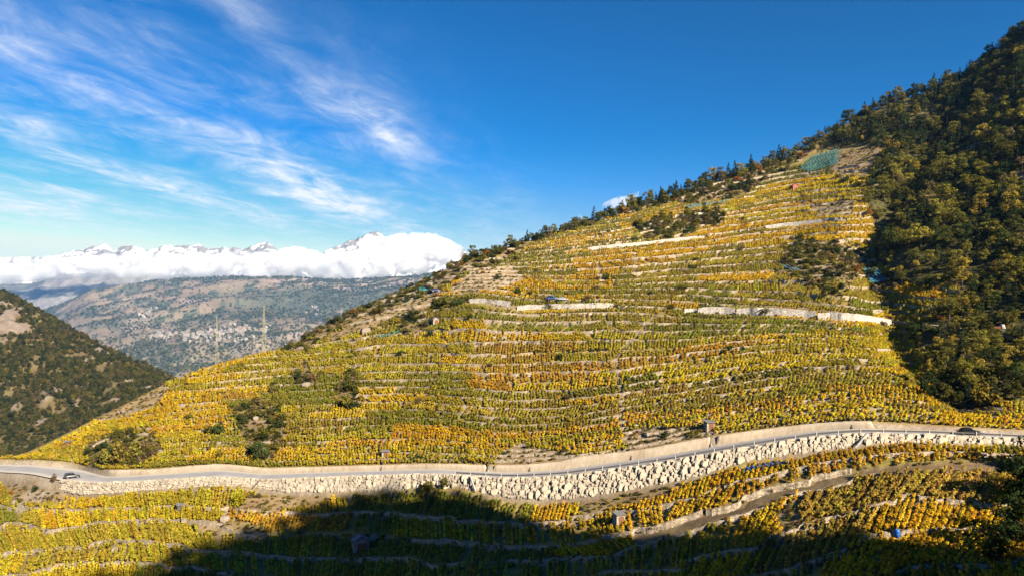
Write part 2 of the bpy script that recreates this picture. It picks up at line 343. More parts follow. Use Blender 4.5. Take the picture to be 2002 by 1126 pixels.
for uu, l in ((0, [(985, -2), (1030, -3), (1075, -4), (1126, -5), (1220, -7)]), (300, [(988, -2), (1016, -3), (1060, -4), (1105, -5), (1220, -7.5)]),
              (500, [(993, -2), (1040, -3), (1080, -4), (1126, -5), (1230, -7)]), (700, [(1000, -2), (1045, -3), (1090, -4), (1130, -5), (1230, -7)]), (1000, [(1018, -2), (1068, -3), (1095, -4), (1140, -5), (1240, -7)]),
              (1150, [(1003, -2), (1056, -3), (1085, -4), (1130, -5)]), (1300, [(982, -2), (1024, -3), (1050, -4), (1105, -5), (1240, -7.5)]), (1430, [(945, -2), (985, -3), (1010, -4), (1075, -5)]), (1560, [(914, -2), (943, -3), (968, -4), (1035, -5), (1100, -6), (1240, -8)]),
              (1700, [(892, -2), (911, -3), (930, -4), (985, -5), (1050, -6)]), (1900, [(886, -2), (900, -3), (920, -4), (975, -5), (1035, -6), (1240, -9)]), (2100, [(890, -2), (903, -3), (922, -4), (975, -5), (1035, -6)])):
    for v, t in l: TL.append((uu, v, t))
TL = np.array(TL)
TU = np.arange(-600, 2601, 20.); TV = np.arange(-320, 1420, 6.)
up = TL[TL[:, 2] >= 0]; lo = TL[TL[:, 2] < 0]
gu, gv = np.meshgrid(TU, TV, indexing='ij'); gp = np.c_[gu.ravel()/200, gv.ravel()/60]
T_up = tps(np.c_[up[:, 0]/200, up[:, 1]/60], up[:, 2], .02)(gp).reshape(gu.shape)
T_lo = tps(np.c_[lo[:, 0]/200, lo[:, 1]/60], lo[:, 2], .02)(gp).reshape(gu.shape)
def bil(G, U, V, u, v):
    fu = np.clip((u-U[0])/(U[1]-U[0]), 0, len(U)-1.001); fv = np.clip((v-V[0])/(V[1]-V[0]), 0, len(V)-1.001)
    i = fu.astype(int); j = fv.astype(int); a = fu-i; b = fv-j
    return (G[i, j]*(1-a)+G[i+1, j]*a)*(1-b)+(G[i, j+1]*(1-a)+G[i+1, j+1]*a)*b

# ground cover seen from the far side of the valley (outlines on the slope)
Z_FOREST = [(2300, -200), (2002, 60), (1910, 130), (1830, 172), (1740, 195), (1640, 245), (1590, 290), (1660, 287), (1725, 285), (1727, 330), (1692, 362), (1704, 405), (1722, 440), (1716, 500), (1742, 536), (1752, 560), (1850, 552), (1892, 574), (1872, 602),
            (1812, 634), (1770, 642), (1797, 690), (1812, 740), (1832, 762), (1805, 785), (1865, 802), (1990, 788), (2300, 780)]
Z_SHRUB = [[(1528, 492), (1560, 466), (1640, 472), (1690, 490), (1694, 520), (1662, 556), (1640, 588), (1592, 560), (1540, 540)],
           [(880, 520), (960, 480), (1140, 430), (1300, 378), (1500, 312), (1600, 285), (1560, 320), (1540, 332), (1480, 366), (1440, 388), (1400, 392), (1300, 402), (1180, 428), (1080, 462), (1020, 490), (960, 522), (900, 535)],
           [(560, 685), (600, 645), (700, 592), (760, 560), (840, 545), (900, 530), (880, 556), (850, 585), (800, 592), (720, 615), (660, 645), (600, 690)], [(770, 640), (790, 612), (820, 606), (842, 628), (830, 652), (790, 655)],
           [(455, 800), (500, 782), (545, 800), (560, 840), (530, 905), (490, 890), (470, 850)], [(170, 868), (230, 845), (300, 850), (315, 885), (270, 912), (180, 915)],
           [(1240, 444), (1330, 425), (1425, 415), (1400, 445), (1260, 468)], [(575, 740), (605, 700), (615, 745), (590, 760)], [(660, 800), (665, 750), (690, 710), (700, 770), (700, 800)],
           [(1690, 500), (1745, 540), (1750, 565), (1700, 560)]]
Z_GRASS = [[(880, 566), (930, 528), (1000, 518), (1030, 545), (1005, 560), (920, 576)], [(176, 822), (240, 788), (318, 752), (335, 765), (300, 800), (240, 818)],
           [(1640, 298), (1720, 284), (1716, 344), (1640, 348), (1622, 322)], [(962, 912), (975, 888), (1012, 870), (1125, 888), (1090, 912)], [(1214, 842), (1290, 840), (1385, 838), (1400, 852), (1300, 886), (1230, 892)],
           [(1580, 402), (1680, 388), (1664, 424), (1600, 420)], [(485, 968), (640, 962), (640, 985), (520, 1005), (455, 1002)], [(380, 1025), (440, 1012), (520, 1035), (515, 1050), (400, 1045)],
           [(1130, 978), (1340, 938), (1330, 962), (1140, 1012)], [(1508, 1000), (1545, 984), (1592, 1062), (1530, 1042)], [(1860, 802), (1880, 790), (1960, 795), (1950, 812), (1880, 815)],
           [(0, 950), (60, 940), (130, 950), (120, 985), (40, 990)], [(640, 660), (720, 612), (800, 590), (850, 585), (830, 606), (760, 625), (700, 650), (650, 672)], [(845, 528), (900, 505), (930, 520), (880, 550)]]
def zone(u, v):
    ju = u+10*fbm(u/30, v/20, 41, 2); jv = v+5*fbm(u/30, v/20, 43, 2)
    z = np.zeros(np.shape(u), np.int8)
    for p in Z_GRASS: z[inpoly(ju, jv, p)] = 3
    for p in Z_SHRUB: z[inpoly(ju, jv, p)] = 2
    z[inpoly(u+16*fbm(u/40, v/40, 45, 3), v+14*fbm(u/40, v/40, 47, 3), Z_FOREST)] = 1
    return z

YG = np.r_[np.arange(84, 270, .62), np.arange(270, 400, 1.0), np.arange(400, 470, 2.5), np.arange(470, 900, 14.)]
GU, GY = np.meshgrid(UG, YG, indexing='ij')
B = base(GU, GY); GV = VH-F*B/GY
yi_, y4_, yb_, yr_ = [col(a, UG)[:, None] for a in (Yi, Y4, Yb, Yr)]
wig = .24*fbm(GU/120, GV/30, 31, 2)+.12*fbm(GU/25, GV/10, 32, 2)
T = np.where(GY >= y4_, np.maximum(bil(T_up, TU, TV, GU, GV)+wig*smoothstep(0, 12, GY-y4_), 0), np.where(GY < yb_, np.minimum(bil(T_lo, TU, TV, GU, GV)+wig*smoothstep(0, 8, yb_-GY), -1), -.5))
dZdY = np.gradient(B, YG, axis=1); dTdY = np.gradient(T, YG, axis=1)
STEP = np.clip(dZdY/np.maximum(dTdY, .06), .6, 4.5)                      # metres of rise per terrace
for ax in (0, 1):
    k = 7; STEP = np.apply_along_axis(lambda r: np.convolve(np.pad(r, k, mode='edge'), np.ones(2*k+1)/(2*k+1), mode='valid'), ax, STEP)
ZN = zone(GU, GV)
WT = np.where(ZN == 1, 0, np.where(ZN == 2, .35, np.where(ZN == 3, .5, 1.)))
WT = WT*np.where((GY > y4_) & (GY < yr_-2) | (GY < yb_), 1, 0)
def stair(t):
    k = np.floor(t); f = t-k; s = np.where(t < -1, .66, .68)
    s = np.where((k == -4), .55, s)
    return k+np.where(f < .88, s*f/.88*.88, s*.88+(1-s*.88)*(f-.88)/.12)
H = B+(stair(T)-T)*STEP*WT
yidx = np.arange(len(YG))
def look(G, u, Y):
    fu = np.clip((u-UG[0])/DU, 0, len(UG)-1.001); fv = np.clip(np.interp(Y, YG, yidx), 0, len(YG)-1.001)
    i = fu.astype(int); j = fv.astype(int); a = fu-i; b = fv-j
    return (G[i, j]*(1-a)+G[i+1, j]*a)*(1-b)+(G[i, j+1]*(1-a)+G[i+1, j+1]*a)*b
def ground(x, y): x = np.asarray(x, float); y = np.asarray(y, float); return look(H, U0+F*x/y, y)
def at(u, v):
    """ground point seen at a place of the frame (first hit along the sight line)"""
    i = int(np.clip(round((u-UG[0])/DU), 0, len(UG)-1)); vv = VH-F*H[i]/YG
    hit = np.where(vv <= v)[0]
    if len(hit) == 0: j = int(np.argmin(vv)); Y = YG[j]; return np.array([(u-U0)/F*Y, Y, H[i, j]])
    j = hit[0]
    if j == 0: Y = YG[0]; z = H[i, 0]
    else:
        f = (vv[j-1]-v)/max(vv[j-1]-vv[j], 1e-6); Y = YG[j-1]+f*(YG[j]-YG[j-1]); z = H[i, j-1]+f*(H[i, j]-H[i, j-1])
    return np.array([(u-U0)/F*Y, Y, z])

# ground colours: soil, grass, dry grass, forest floor, bare rock
GX = (GU-U0)/F*GY
n1 = fbm(GX/14, GY/14, 51, 4)*.5+.5; n2 = fbm(GX/4, GY/4, 55, 3)*.5+.5; n3 = fbm(GX/45, GY/45, 57, 3)*.5+.5
def mix3(a, b, t): return a+(b-a)*t[..., None]
soil = mix3(np.array([.25, .175, .05]), np.array([.36, .26, .10]), n2)
grass = mix3(np.array([.13, .13, .03]), np.array([.25, .20, .05]), n1)
dry = mix3(np.array([.22, .15, .07]), np.array([.33, .24, .13]), n2)
ffl = mix3(np.array([.05, .05, .02]), np.array([.12, .105, .04]), n1)
rock = mix3(np.array([.27, .22, .165]), np.array([.42, .35, .27]), n2)
C = mix3(soil, grass, smoothstep(.50, .68, n1)*.8)
C = np.where((ZN == 3)[..., None], mix3(dry, rock, smoothstep(.62, .8, n1)), C)
C = np.where((ZN == 2)[..., None], mix3(mix3(mix3(np.array([.15, .11, .05]), np.array([.27, .19, .10]), n2), grass, smoothstep(.42, .6, n1)*.8), rock, smoothstep(.66, .76, n3)*.8), C)
C = np.where((ZN == 1)[..., None], mix3(ffl, mix3(dry, rock, n2)*.8, smoothstep(.68, .80, n1)), C)
fT = T-np.floor(T)
riser = (fT > .86) & (WT > .3)
C = np.where(riser[..., None], mix3(dry*.8, rock*.85, n1), C)
trk = (np.floor(T) == -4) & (GU > 1240) & (GY < yb_)
C = np.where(trk[..., None], mix3(np.array([.15, .105, .055]), np.array([.23, .17, .095]), n2), C)
C = np.where(((GY >= yb_) & (GY <= y4_))[..., None], rock, C)
V = np.stack([GX, GY, H], -1).reshape(-1, 3)
fa = gridfaces(len(UG), len(YG))
hill = link('hillside_terrain', mesh_np('hillside_terrain', V, fa, [M_GROUND], True, vcol=C.reshape(-1, 3)), kind='structure')

# ------------------------------------------------------------------ the slope the photographer stands on (rises to the right, shades the valley bottom)
SH = SUN[:2]/np.hypot(*SUN[:2]); PR = np.array([-SH[1], SH[0]]); TAN = SUN[2]/np.hypot(*SUN[:2])   # along / across the sunlight
pq = np.array([(31, 53.5), (48, 51.3), (55, 51), (60, 52.3), (64, 54), (69, 52), (74, 51.8), (82, 53), (89.6, 55.4), (95, 51), (99, 48.4), (106.6, 42.5), (108.7, 35.2), (110, 18), (114.8, 11), (117, 8), (118.5, 2), (120, -5), (122.6, -11), (126, -13), (137, -10), (145, -4), (151, -.6), (163, 1.4)])   # shadow edge: across the sunlight, height over the sun's slope
def qb(p): return np.interp(p, np.r_[pq[0, 0]-160, pq[0, 0]-60, pq[:, 0], pq[-1, 0]+30, pq[-1, 0]+120], np.r_[pq[0, 1]-30, pq[0, 1]+3, pq[:, 1], pq[-1, 1]-20, pq[-1, 1]-70])
HC = 100.
def lit(x, y, z, m=0.0): p = x*PR[0]+y*PR[1]; return z-TAN*(x*SH[0]+y*SH[1]) > qb(p)+m
def near_z(x, y):
    p = x*PR[0]+y*PR[1]; h = x*SH[0]+y*SH[1]; hc = HC-.35*np.clip(p-90, 0, 80)
    z = qb(p)-3.2+TAN*h-.0060*np.where(h < hc, (h-hc)**2, 2.2*(h-hc)**2)
    aa = np.abs(x)/np.maximum(y, .01); ins = (y > 3) & (aa < .80)
    z = np.where(ins, np.minimum(z, -.36*y-2.5), z)
    return np.maximum(z, -150)
nx = np.arange(-220, 420, 4.); ny = np.arange(-260, 152, 4.)
NX, NY = np.meshgrid(nx, ny, indexing='ij')
NZ = near_z(NX, NY)
NZ = np.where((NX**2+NY**2 < 25), np.minimum(NZ, -1.7), NZ)
nn = fbm(NX/10, NY/10, 63, 3)*.5+.5
ncol = mix3(np.array([.07, .06, .035]), np.array([.14, .12, .06]), nn).reshape(-1, 3)
link('near_slope_terrain', mesh_np('near_slope', np.stack([NX, NY, NZ], -1).reshape(-1, 3), gridfaces(len(nx), len(ny)), [M_GROUND], True, vcol=ncol), kind='structure')

# valley floor sheet that runs on to the horizon
gx = np.linspace(-8900, 8900, 61); gy = np.linspace(-2900, 7200, 61); A, Bq = np.meshgrid(gx, gy, indexing='ij')
link('valley_floor', mesh_np('valley_floor', np.stack([A, Bq, np.full(A.shape, -260.)], -1).reshape(-1, 3), gridfaces(61, 61), [M_GROUND], False, vcol=np.tile([.12, .12, .07], (61*61, 1))), kind='structure')

# ------------------------------------------------------------------ left mountain flank (mid distance)
lu = np.arange(-420, 521, 4.); ly = np.r_[np.arange(560, 960, 3.), np.arange(960, 1200, 12.)]
LUU, LYY = np.meshgrid(lu, ly, indexing='ij')
lcv = np.interp(lu, [-420, -200, 0, 60, 130, 200, 270, 330, 400, 520], [330, 450, 566, 597, 637, 678, 710, 738, 775, 830])[:, None]
lyr = np.interp(lu, [-420, 0, 330, 520], [960, 900, 800, 760])[:, None]
lyf = np.interp(lu, [-420, 0, 330, 520], [600, 600, 620, 640])[:, None]; lvf = np.interp(lu, [-420, 0, 330, 520], [960, 905, 800, 840])[:, None]
zc = (VH-lcv)/F*lyr; zf = (VH-lvf)/F*lyf
tt = (LYY-lyf)/(lyr-lyf)
LZ = zf+(zc-zf)*tt; LZ = np.where(tt > 1, zc-.6*(LYY-lyr)-0*LYY, LZ)
LX = (LUU-U0)/F*LYY
rk = ridged(LX/70, LYY/70+LX/200, 71, 4)
LZ = LZ+smoothstep(1.0, .9, tt)*(9*(ridged(LX/120, LYY/120, 73, 4)-.6)+5*fbm(LX/25, LYY/25, 75, 3))
LV = VH-F*LZ/LYY
rockmask = .85*smoothstep(.22, .44, fbm(LX/15, LYY/22, 77, 5)) + smoothstep(1.0, .5, np.hypot((LUU-10)/42, (LV-640)/40)+.9*fbm(LX/12, LYY/12, 78, 3))
rockmask = np.clip(rockmask, 0, 1)
m1 = fbm(LX/9, LYY/9, 79, 3)*.5+.5
lc = mix3(np.array([.10, .085, .035]), np.array([.20, .15, .07]), m1); lc = mix3(lc, mix3(np.array([.16, .125, .10]), np.array([.31, .25, .20]), m1), rockmask)
LZr = LZ+rockmask*6*ridged(LX/11, LYY/9, 81, 4)
link('left_mountainside', mesh_np('left_mountainside', np.stack([LX, LYY, LZr], -1).reshape(-1, 3), gridfaces(len(lu), len(ly)), [groundmat('mountainside_ground', .25, .04, .5, .8)], True, vcol=lc.reshape(-1, 3)), kind='structure')

# ------------------------------------------------------------------ far valley side, rocky shoulder, snow range
def farsheet(name, u0, u1, du, ys, crest, zfun, material, colfun, kind='structure'):
    uu = np.arange(u0, u1+1, du); A, Yy = np.meshgrid(uu, ys, indexing='ij')
    X = (A-U0)/F*Yy; Z = zfun(A, Yy, X); Vv = VH-F*Z/Yy
    return link(name, mesh_np(name, np.stack([X, Yy, Z], -1).reshape(-1, 3), gridfaces(len(uu), len(ys)), [material], True, vcol=colfun(A, Yy, X, Z, Vv).reshape(-1, 3)), kind=kind)
FARU = [(-700, 700), (0, 640), (110, 600), (180, 568), (260, 556), (330, 548), (450, 540), (560, 543), (640, 547), (700, 545), (820, 537), (950, 525), (1200, 500), (1600, 470), (2400, 430)]
def zA(A, Y, X):
    vc = np.interp(A, *np.array(FARU, float).T); Yc = 6000+0*A
    zc = (VH-vc)/F*Yc
    z0 = -240.
    t = (Y-3200)/(Yc-3200)
    shelf = np.interp(t, [0, .12, .28, .42, .7, 1.0], [0, .18, .36, .44, .72, 1.0])
    z = z0+(zc-z0)*shelf
    z = np.where(t > 1, zc-.3*(Y-Yc), z)
    damp = smoothstep(1.02, .9, t)
    q = X*.8+Y*.6
    z = z+damp*(170*(ridged(q/1500, (Y*.8-X*.6)/600, 91, 5)-.62)+22*fbm(X/160, Y/160, 93, 4))
    return z
def cA(A, Y, X, Z, Vv):
    q = (X*.86+Y*.5); r = (Y*.86-X*.5)
    a = fbm(q/900, r/260, 101, 5)*.5+.5; b = fbm(X/70, Y/110, 103, 4)*.5+.5; c = fbm(q/350, r/110, 105, 4)*.5+.5
    forest = mix3(np.array([.06, .07, .045]), np.array([.11, .12, .07]), b); mead = mix3(np.array([.18, .135, .085]), np.array([.28, .21, .14]), c)
    rockc = mix3(np.array([.26, .19, .155]), np.array([.40, .32, .27]), b)
    c0 = mix3(mead, forest, smoothstep(.40, .52, b*.55+a*.45))
    c0 = mix3(c0, rockc, smoothstep(.53, .64, c*.6+a*.4)*smoothstep(700, 660, Vv+0*a)*.9)
    # a belt of forest high up, fields and vineyards round the villages
    belt = smoothstep(560, 572, Vv)*smoothstep(612, 600, Vv+30*(a-.5))*smoothstep(380, 520, A)
    c0 = mix3(c0, forest, belt*.85)
    low = smoothstep(620, 640, Vv)*smoothstep(.35, .6, b)*.6
    return mix3(c0, mead*1.1, low)
farsheet('far_valley_side', -700, 1100, 2.5, np.r_[np.arange(3200, 6100, 14.), np.arange(6100, 6500, 60.)], None, zA, groundmat('far_ground', .012, .003, .6, .5), cA)
def zB(A, Y, X):
    vc = np.interp(A, [-700, -100, 20, 60, 120, 180, 250, 330, 420, 700, 1400], [560, 548, 556, 552, 540, 536, 534, 540, 545, 540, 540]); Yc = 9600.
    zc = (VH-vc)/F*Yc; t = (Y-7900)/(Yc-7900); z = -250+(zc+250)*np.interp(t, [0, .25, .6, 1], [0, .35, .75, 1]); z = np.where(t > 1, zc-.5*(Y-Yc), z)
    return z+smoothstep(1.05, .9, t)*(220*(ridged(X/900, Y/900, 111, 6)-.6)+30*fbm(X/120, Y/120, 115, 3))
def cB(A, Y, X, Z, Vv):
    a = fbm(X/500, Y/500, 117, 5)*.5+.5; b = fbm(X/120, Y/120, 119, 4)*.5+.5
    c = mix3(np.array([.07, .08, .06]), np.array([.16, .15, .11]), b); return mix3(c, mix3(np.array([.17, .155, .14]), np.array([.34, .31, .28]), b), smoothstep(.47, .62, a))
farsheet('rocky_shoulder', -500, 900, 3.0, np.arange(7900, 10000, 18.), None, zB, groundmat('shoulder_ground', .012, .003, .5, .6), cB)
SN = [(-700, 470), (-300, 520), (0, 506), (50, 503), (90, 505), (130, 495), (160, 488), (185, 483), (205, 477), (222, 492), (240, 484), (262, 481), (285, 492), (320, 481), (370, 482), (390, 477), (402, 488), (440, 484), (470, 486), (500, 480),
      (522, 474), (545, 492), (572, 485), (592, 482), (610, 500), (626, 501), (645, 488), (680, 472), (712, 462), (736, 452), (752, 462), (772, 472), (800, 468), (850, 470), (880, 476), (905, 490), (960, 500), (1100, 520), (1500, 540)]
def zC(A, Y, X):
    vc = np.interp(A, *np.array(SN, float).T)-4.5*(ridged(A/16, A*0+1, 301, 3)-.55)-2.2*fbm(A/4.5, A*0, 303, 3); Yc = 13500.
    zc = (VH-vc)/F*Yc; t = (Y-11500)/(Yc-11500); z = zc-1500*(1-t)*np.where(t < 1, 1, 0); z = np.where(t > 1, zc-.8*(Y-Yc), z)
    return z+smoothstep(1.0, .8, t)*(420*(ridged(X/800, Y/800, 121, 6)-.62))+smoothstep(.5, 1, t)*smoothstep(1.1, 1.0, t)*60*(ridged(X/130, Y/200, 127, 4)-.6)
def cC(A, Y, X, Z, Vv):
    a = ridged(X/260, Y/260+Z/200, 125, 5); s = smoothstep(.60, .68, a+.30*fbm(X/60, Z/45, 128, 4))
    return mix3(np.array([.86, .87, .90])+0*s[..., None], np.array([.13, .12, .12])+0*s[..., None], s*.85)
farsheet('snow_range', -600, 1300, 2.0, np.r_[np.arange(11500, 13700, 22.), np.arange(13700, 14600, 150.)], None, zC, groundmat('snow_and_rock', .006, .002, .12, .3), cC)

# ------------------------------------------------------------------ road, its walls and rail
nU = len(UG); XG = lambda Yc: (UG-U0)/F*Yc
def strip(f0, f1, dz, iu=None):
    Ya = Yo+(Yi-Yo)*f0; Yb2 = Yo+(Yi-Yo)*f1
    V = np.stack([np.c_[XG(Ya), Ya, Zo+dz], np.c_[XG(Yb2), Yb2, Zo+dz]], 1)
    if iu is not None: V = V[iu]
    n = len(V); return V.reshape(-1, 3), gridfaces(n, 2)
V_, F_ = strip(-.02, 1.02, 0.0); link('road_verge', mesh_np('road_verge', V_, F_, [M_VERGE]), kind='structure')
V_, F_ = strip(.15, .84, 0.02); link('road', mesh_np('road', V_, F_, [M_ASPH]), kind='structure')
V_, F_ = strip(.185, .203, 0.026); link('road_edge_line', mesh_np('road_edge_line', V_, F_, [M_PAINT]), kind='structure')
V_, F_ = strip(.79, .808, 0.026); link('road_edge_line', mesh_np('road_edge_line', V_, F_, [M_PAINT]), kind='structure')
def Pt(u, f, dz=0.0):
    y = col(Yo, u)+(col(Yi, u)-col(Yo, u))*f; return np.array([(u-U0)/F*y, y, col(Zo, u)+dz])
# guard rail
gr = link('guard_rail', None, loc=Pt(900, .09), label='long steel guard rail on posts along the outer edge of the road', cat='guard rail')
us = []; u = 890.; acc = 0; last = Pt(u, .09); us.append(u)
while u < 2080:
    u += 2; p = Pt(u, .09); acc += np.linalg.norm(p-last); last = p
    if acc > 4: us.append(u); acc = 0
mb = MB(); mb.box((0, -.12, .5), (.14, .16, 1.05)); pm = mb.mesh('guard_rail_post', [M_POST])
org = np.array(gr.location)
for uu in us:
    o = link('post', pm, gr, Pt(uu, .09)-org)
mb = MB()
for a, b in zip(us[:-1], us[1:]):
    p, q = Pt(a, .085)-org, Pt(b, .085)-org
    for dz, hh in ((.48, .34),):
        nrm = np.array([-(q-p)[1], (q-p)[0], 0]); nrm /= np.linalg.norm(nrm); nrm *= -.06
        mb.add([p+[0, 0, dz], q+[0, 0, dz], q+[0, 0, dz+hh], p+[0, 0, dz+hh], p+nrm+[0, 0, dz+hh*.2], q+nrm+[0, 0, dz+hh*.2], q+nrm+[0, 0, dz+hh*.8], p+nrm+[0, 0, dz+hh*.8]],
               [[3, 2, 1, 0], [4, 5, 6, 7], [0, 1, 5, 4], [1, 2, 6, 5], [2, 3, 7, 6], [3, 0, 4, 7]])
link('rail', mb.mesh('rail', [M_RAIL]), gr)

# cut wall above the road, in three lengths, with its drain chutes
def cutwall(u0, u1, label, drains):
    uu = np.arange(u0, u1+1, 4.); yi, zo, y4, z4 = [col(a, uu) for a in (Yi, Zo, Y4, Z4)]
    jt = .12*fbm(uu/14, uu*0+u0, 131, 3); top = z4+.12+jt; top = np.where((uu-u0 < 8) | (u1-uu < 8), zo+.3, top)
    prof = []
    for dy, z in ((-.25, zo-.4), (-.22, zo+.05), (-.02, (zo+top)/2), (.25, top), (.75, top-.03), (1.2, top-.5)):
        y = yi+dy; prof.append(np.c_[(uu-U0)/F*y, y, z+0*uu])
    V = np.stack(prof, 1); org = V[0, 0].copy(); me = mesh_np('cut_wall', (V-org).reshape(-1, 3), gridfaces(len(uu), 6), [M_CONC], True)
    o = link('road_cut_wall', me, loc=org, label=label, cat='wall', kind='thing')
    for du in drains:
        y = col(Yi, du); z0 = col(Zo, du); z1 = col(Z4, du)+1.2; x = (du-U0)/F*y
        mb = MB(); mb.bar((x, y-.42, z0), (x+.5, y+1.0, z1), .16, .16); c = mb.mesh('drain_chute', [M_DARK]); c2 = link('drain_chute', c, o, -org)
M_DARK = plain('dark_metal', (.09, .075, .06), .7, .3, 3)
cutwall(205, 960, 'low beige concrete wall along the inner side of the road bend', [745, 952])
cutwall(960, 1396, 'tall sloping beige concrete wall above the middle of the road', [1035, 1233])
cutwall(1396, 1712, 'beige concrete wall above the road below the green vine terraces', [1388, 1664])

# boulder wall under the road
def boulder(seed):
    r = np.random.default_rng(seed); n = 3; V = {}; Fq = []
    P = []; idx = {}
    def vid(p):
        k = tuple(np.round(p, 4))
        if k not in idx: idx[k] = len(P); P.append(p)
        return idx[k]
    g = np.linspace(-1, 1, 3)
    for ax in range(3):
        for s in (-1, 1):
            for i in range(2):
                for j in range(2):
                    q = []
                    for a, b in ((i, j), (i+1, j), (i+1, j+1), (i, j+1)):
                        p = np.zeros(3); p[ax] = s; p[(ax+1) % 3] = g[a]; p[(ax+2) % 3] = g[b]; q.append(vid(p))
                    Fq.append(q if s > 0 else q[::-1])
    P2 = np.array(P); P2 = P2/np.maximum(np.linalg.norm(P2, axis=1, keepdims=True), .1)*.5+P2*.36; P2 += r.normal(0, .065, P2.shape)
    return mesh_np('boulder', P2*.56, Fq, [M_BOULDER])
BPROTO = [boulder(i) for i in range(10)]
bw = link('boulder_wall', None, loc=Pt(1000, 0), label='long retaining wall of pale boulders under the road', cat='wall', kind='thing'); borg = np.array(bw.location)
BL = []
r = np.random.default_rng(3)
for row in range(20):
    uu = 118.+r.uniform(0, 8); off = row*.50
    while uu < 2090:
        y0 = float(col(Yo, uu)); mpp = y0/F*1.15; k_ = .7 if uu < 560 else 1.0
        wdt = (r.uniform(.4, .8) if r.random() < .5 else r.uniform(.7, 1.3) if r.random() < .75 else r.uniform(1.5, 2.3))*k_
        yb, zb, yo, zo = [float(col(a, uu)) for a in (Yb, Zb, Yo, Zo)]; Lh = math.hypot(yo-yb, zo-zb)
        z = off*k_+.5*math.sin(uu*.013+row)*.5+r.uniform(-.12, .12)
        if z < Lh-.1:
            h = min(r.uniform(.55, .8)*k_*(1.9 if wdt > 1.4 else 1.3 if wdt > .8 else .9), Lh-z+.3); f = min((z+h/2)/Lh, .97)
            y = yb+(yo-yb)*f+.13+r.uniform(-.07, .05); zz_ = zb+(zo-zb)*f
            BL.append(((uu-U0)/F*y, y, zz_, wdt*1.18, r.uniform(.6, .85), h*1.22, r.uniform(-.10, .10), r.uniform(-.12, .08)))
        uu += wdt*.93/mpp
BL = np.array(BL)
order = np.argsort(BL[:, 1]-(BL[:, 3]*BL[:, 5])*12); first = set(order[:300].tolist())
rest = MB()
from mathutils import Matrix, Euler
for i, b in enumerate(BL):
    me = BPROTO[i % 10]
    if i in first:
        o = link('boulder', me, bw, b[:3]-borg); o.scale = (b[3]*1.1, b[4], b[5]*1.05); o.rotation_euler = (b[7], b[6], b[6]*2)
    else:
        co = np.empty(len(me.vertices)*3, np.float32); me.vertices.foreach_get('co', co); co = co.reshape(-1, 3)*np.array([b[3]*1.1, b[4], b[5]*1.05])
        co = co @ np.array(Euler((b[7], b[6], b[6]*2)).to_matrix()).T
        fi = np.empty(len(me.polygons)*4, np.int32); me.polygons.foreach_get('vertices', fi); rest.add(co+b[:3]-borg, fi.reshape(-1, 4))
o = link('rubble_stones', rest.mesh('rubble_stones', [M_BOULDER]), bw, kind='stuff')
# coping slab and pipes on the boulder wall
for u_, du_, lab in ((512, -16, 'thin dark drain pipe slanting down the boulder wall near the road bend'), (920, 10, 'pale metal drain chute down the boulder wall below the rail'), (1690, -22, 'grey steel beam leaning down the boulder wall below the curve of the road')):
    a = Pt(u_, .0, .3); yb = float(col(Yb, u_+du_)); b = np.array([(u_+du_-U0)/F*yb, yb, float(col(Zb, u_+du_))]); b[1] -= .9; a[1] -= 1.1
    mb = MB(); mb.bar(a-b, (0, 0, 0), .22 if u_ > 600 else .15); link('drain_pipe', mb.mesh('drain_pipe', [M_STEEL if u_ > 600 else M_DARK]), loc=b, label=lab, cat='pipe')

# ------------------------------------------------------------------ terrace walls on level lines
def level(k):
    """distance of terrace line k in every column, nan where it does not run in view"""
    ok = (GY > y4_+.5) & (GY < yr_-1.5) if k > 0 else (GY < yb_-1.0)
    if k > 0: hit = ok & (T >= k)
    else: hit = (GY < yb_-.5) & (T >= k)
    j = hit.argmax(1); any_ = hit.any(1) & (j > 0)
    ii = np.arange(nU); t1 = T[ii, j]; t0 = T[ii, np.maximum(j-1, 0)]
    f = np.clip((k-t0)/np.maximum(t1-t0, 1e-4), 0, 1); y = YG[np.maximum(j-1, 0)]+f*(YG[j]-YG[np.maximum(j-1, 0)])
    return np.where(any_ & (y < 430), y, np.nan)
LEV = {k: level(k) for k in list(range(1, 44))+list(range(-9, -1))}
LEV[0] = Y4+.6; LEV[-1] = Yb-.3
WHITE = [(20, 918, 1004, 2.4), (20, 1012, 1205, 2.2), (20, 1210, 1336, 1.6), (20, 1338, 1366, 2.0), (20, 1366, 1440, 2.7), (20, 1440, 1600, 2.9), (20, 1600, 1748, 2.9), (31, 1150, 1380, 1.9), (31, 1384, 1494, 1.3), (31, 1498, 1652, 2.2), (36, 1175, 1310, 1.3), (36, 1320, 1440, 1.3), (38, 1455, 1520, 1.2), (38, 1525, 1600, 1.2)]
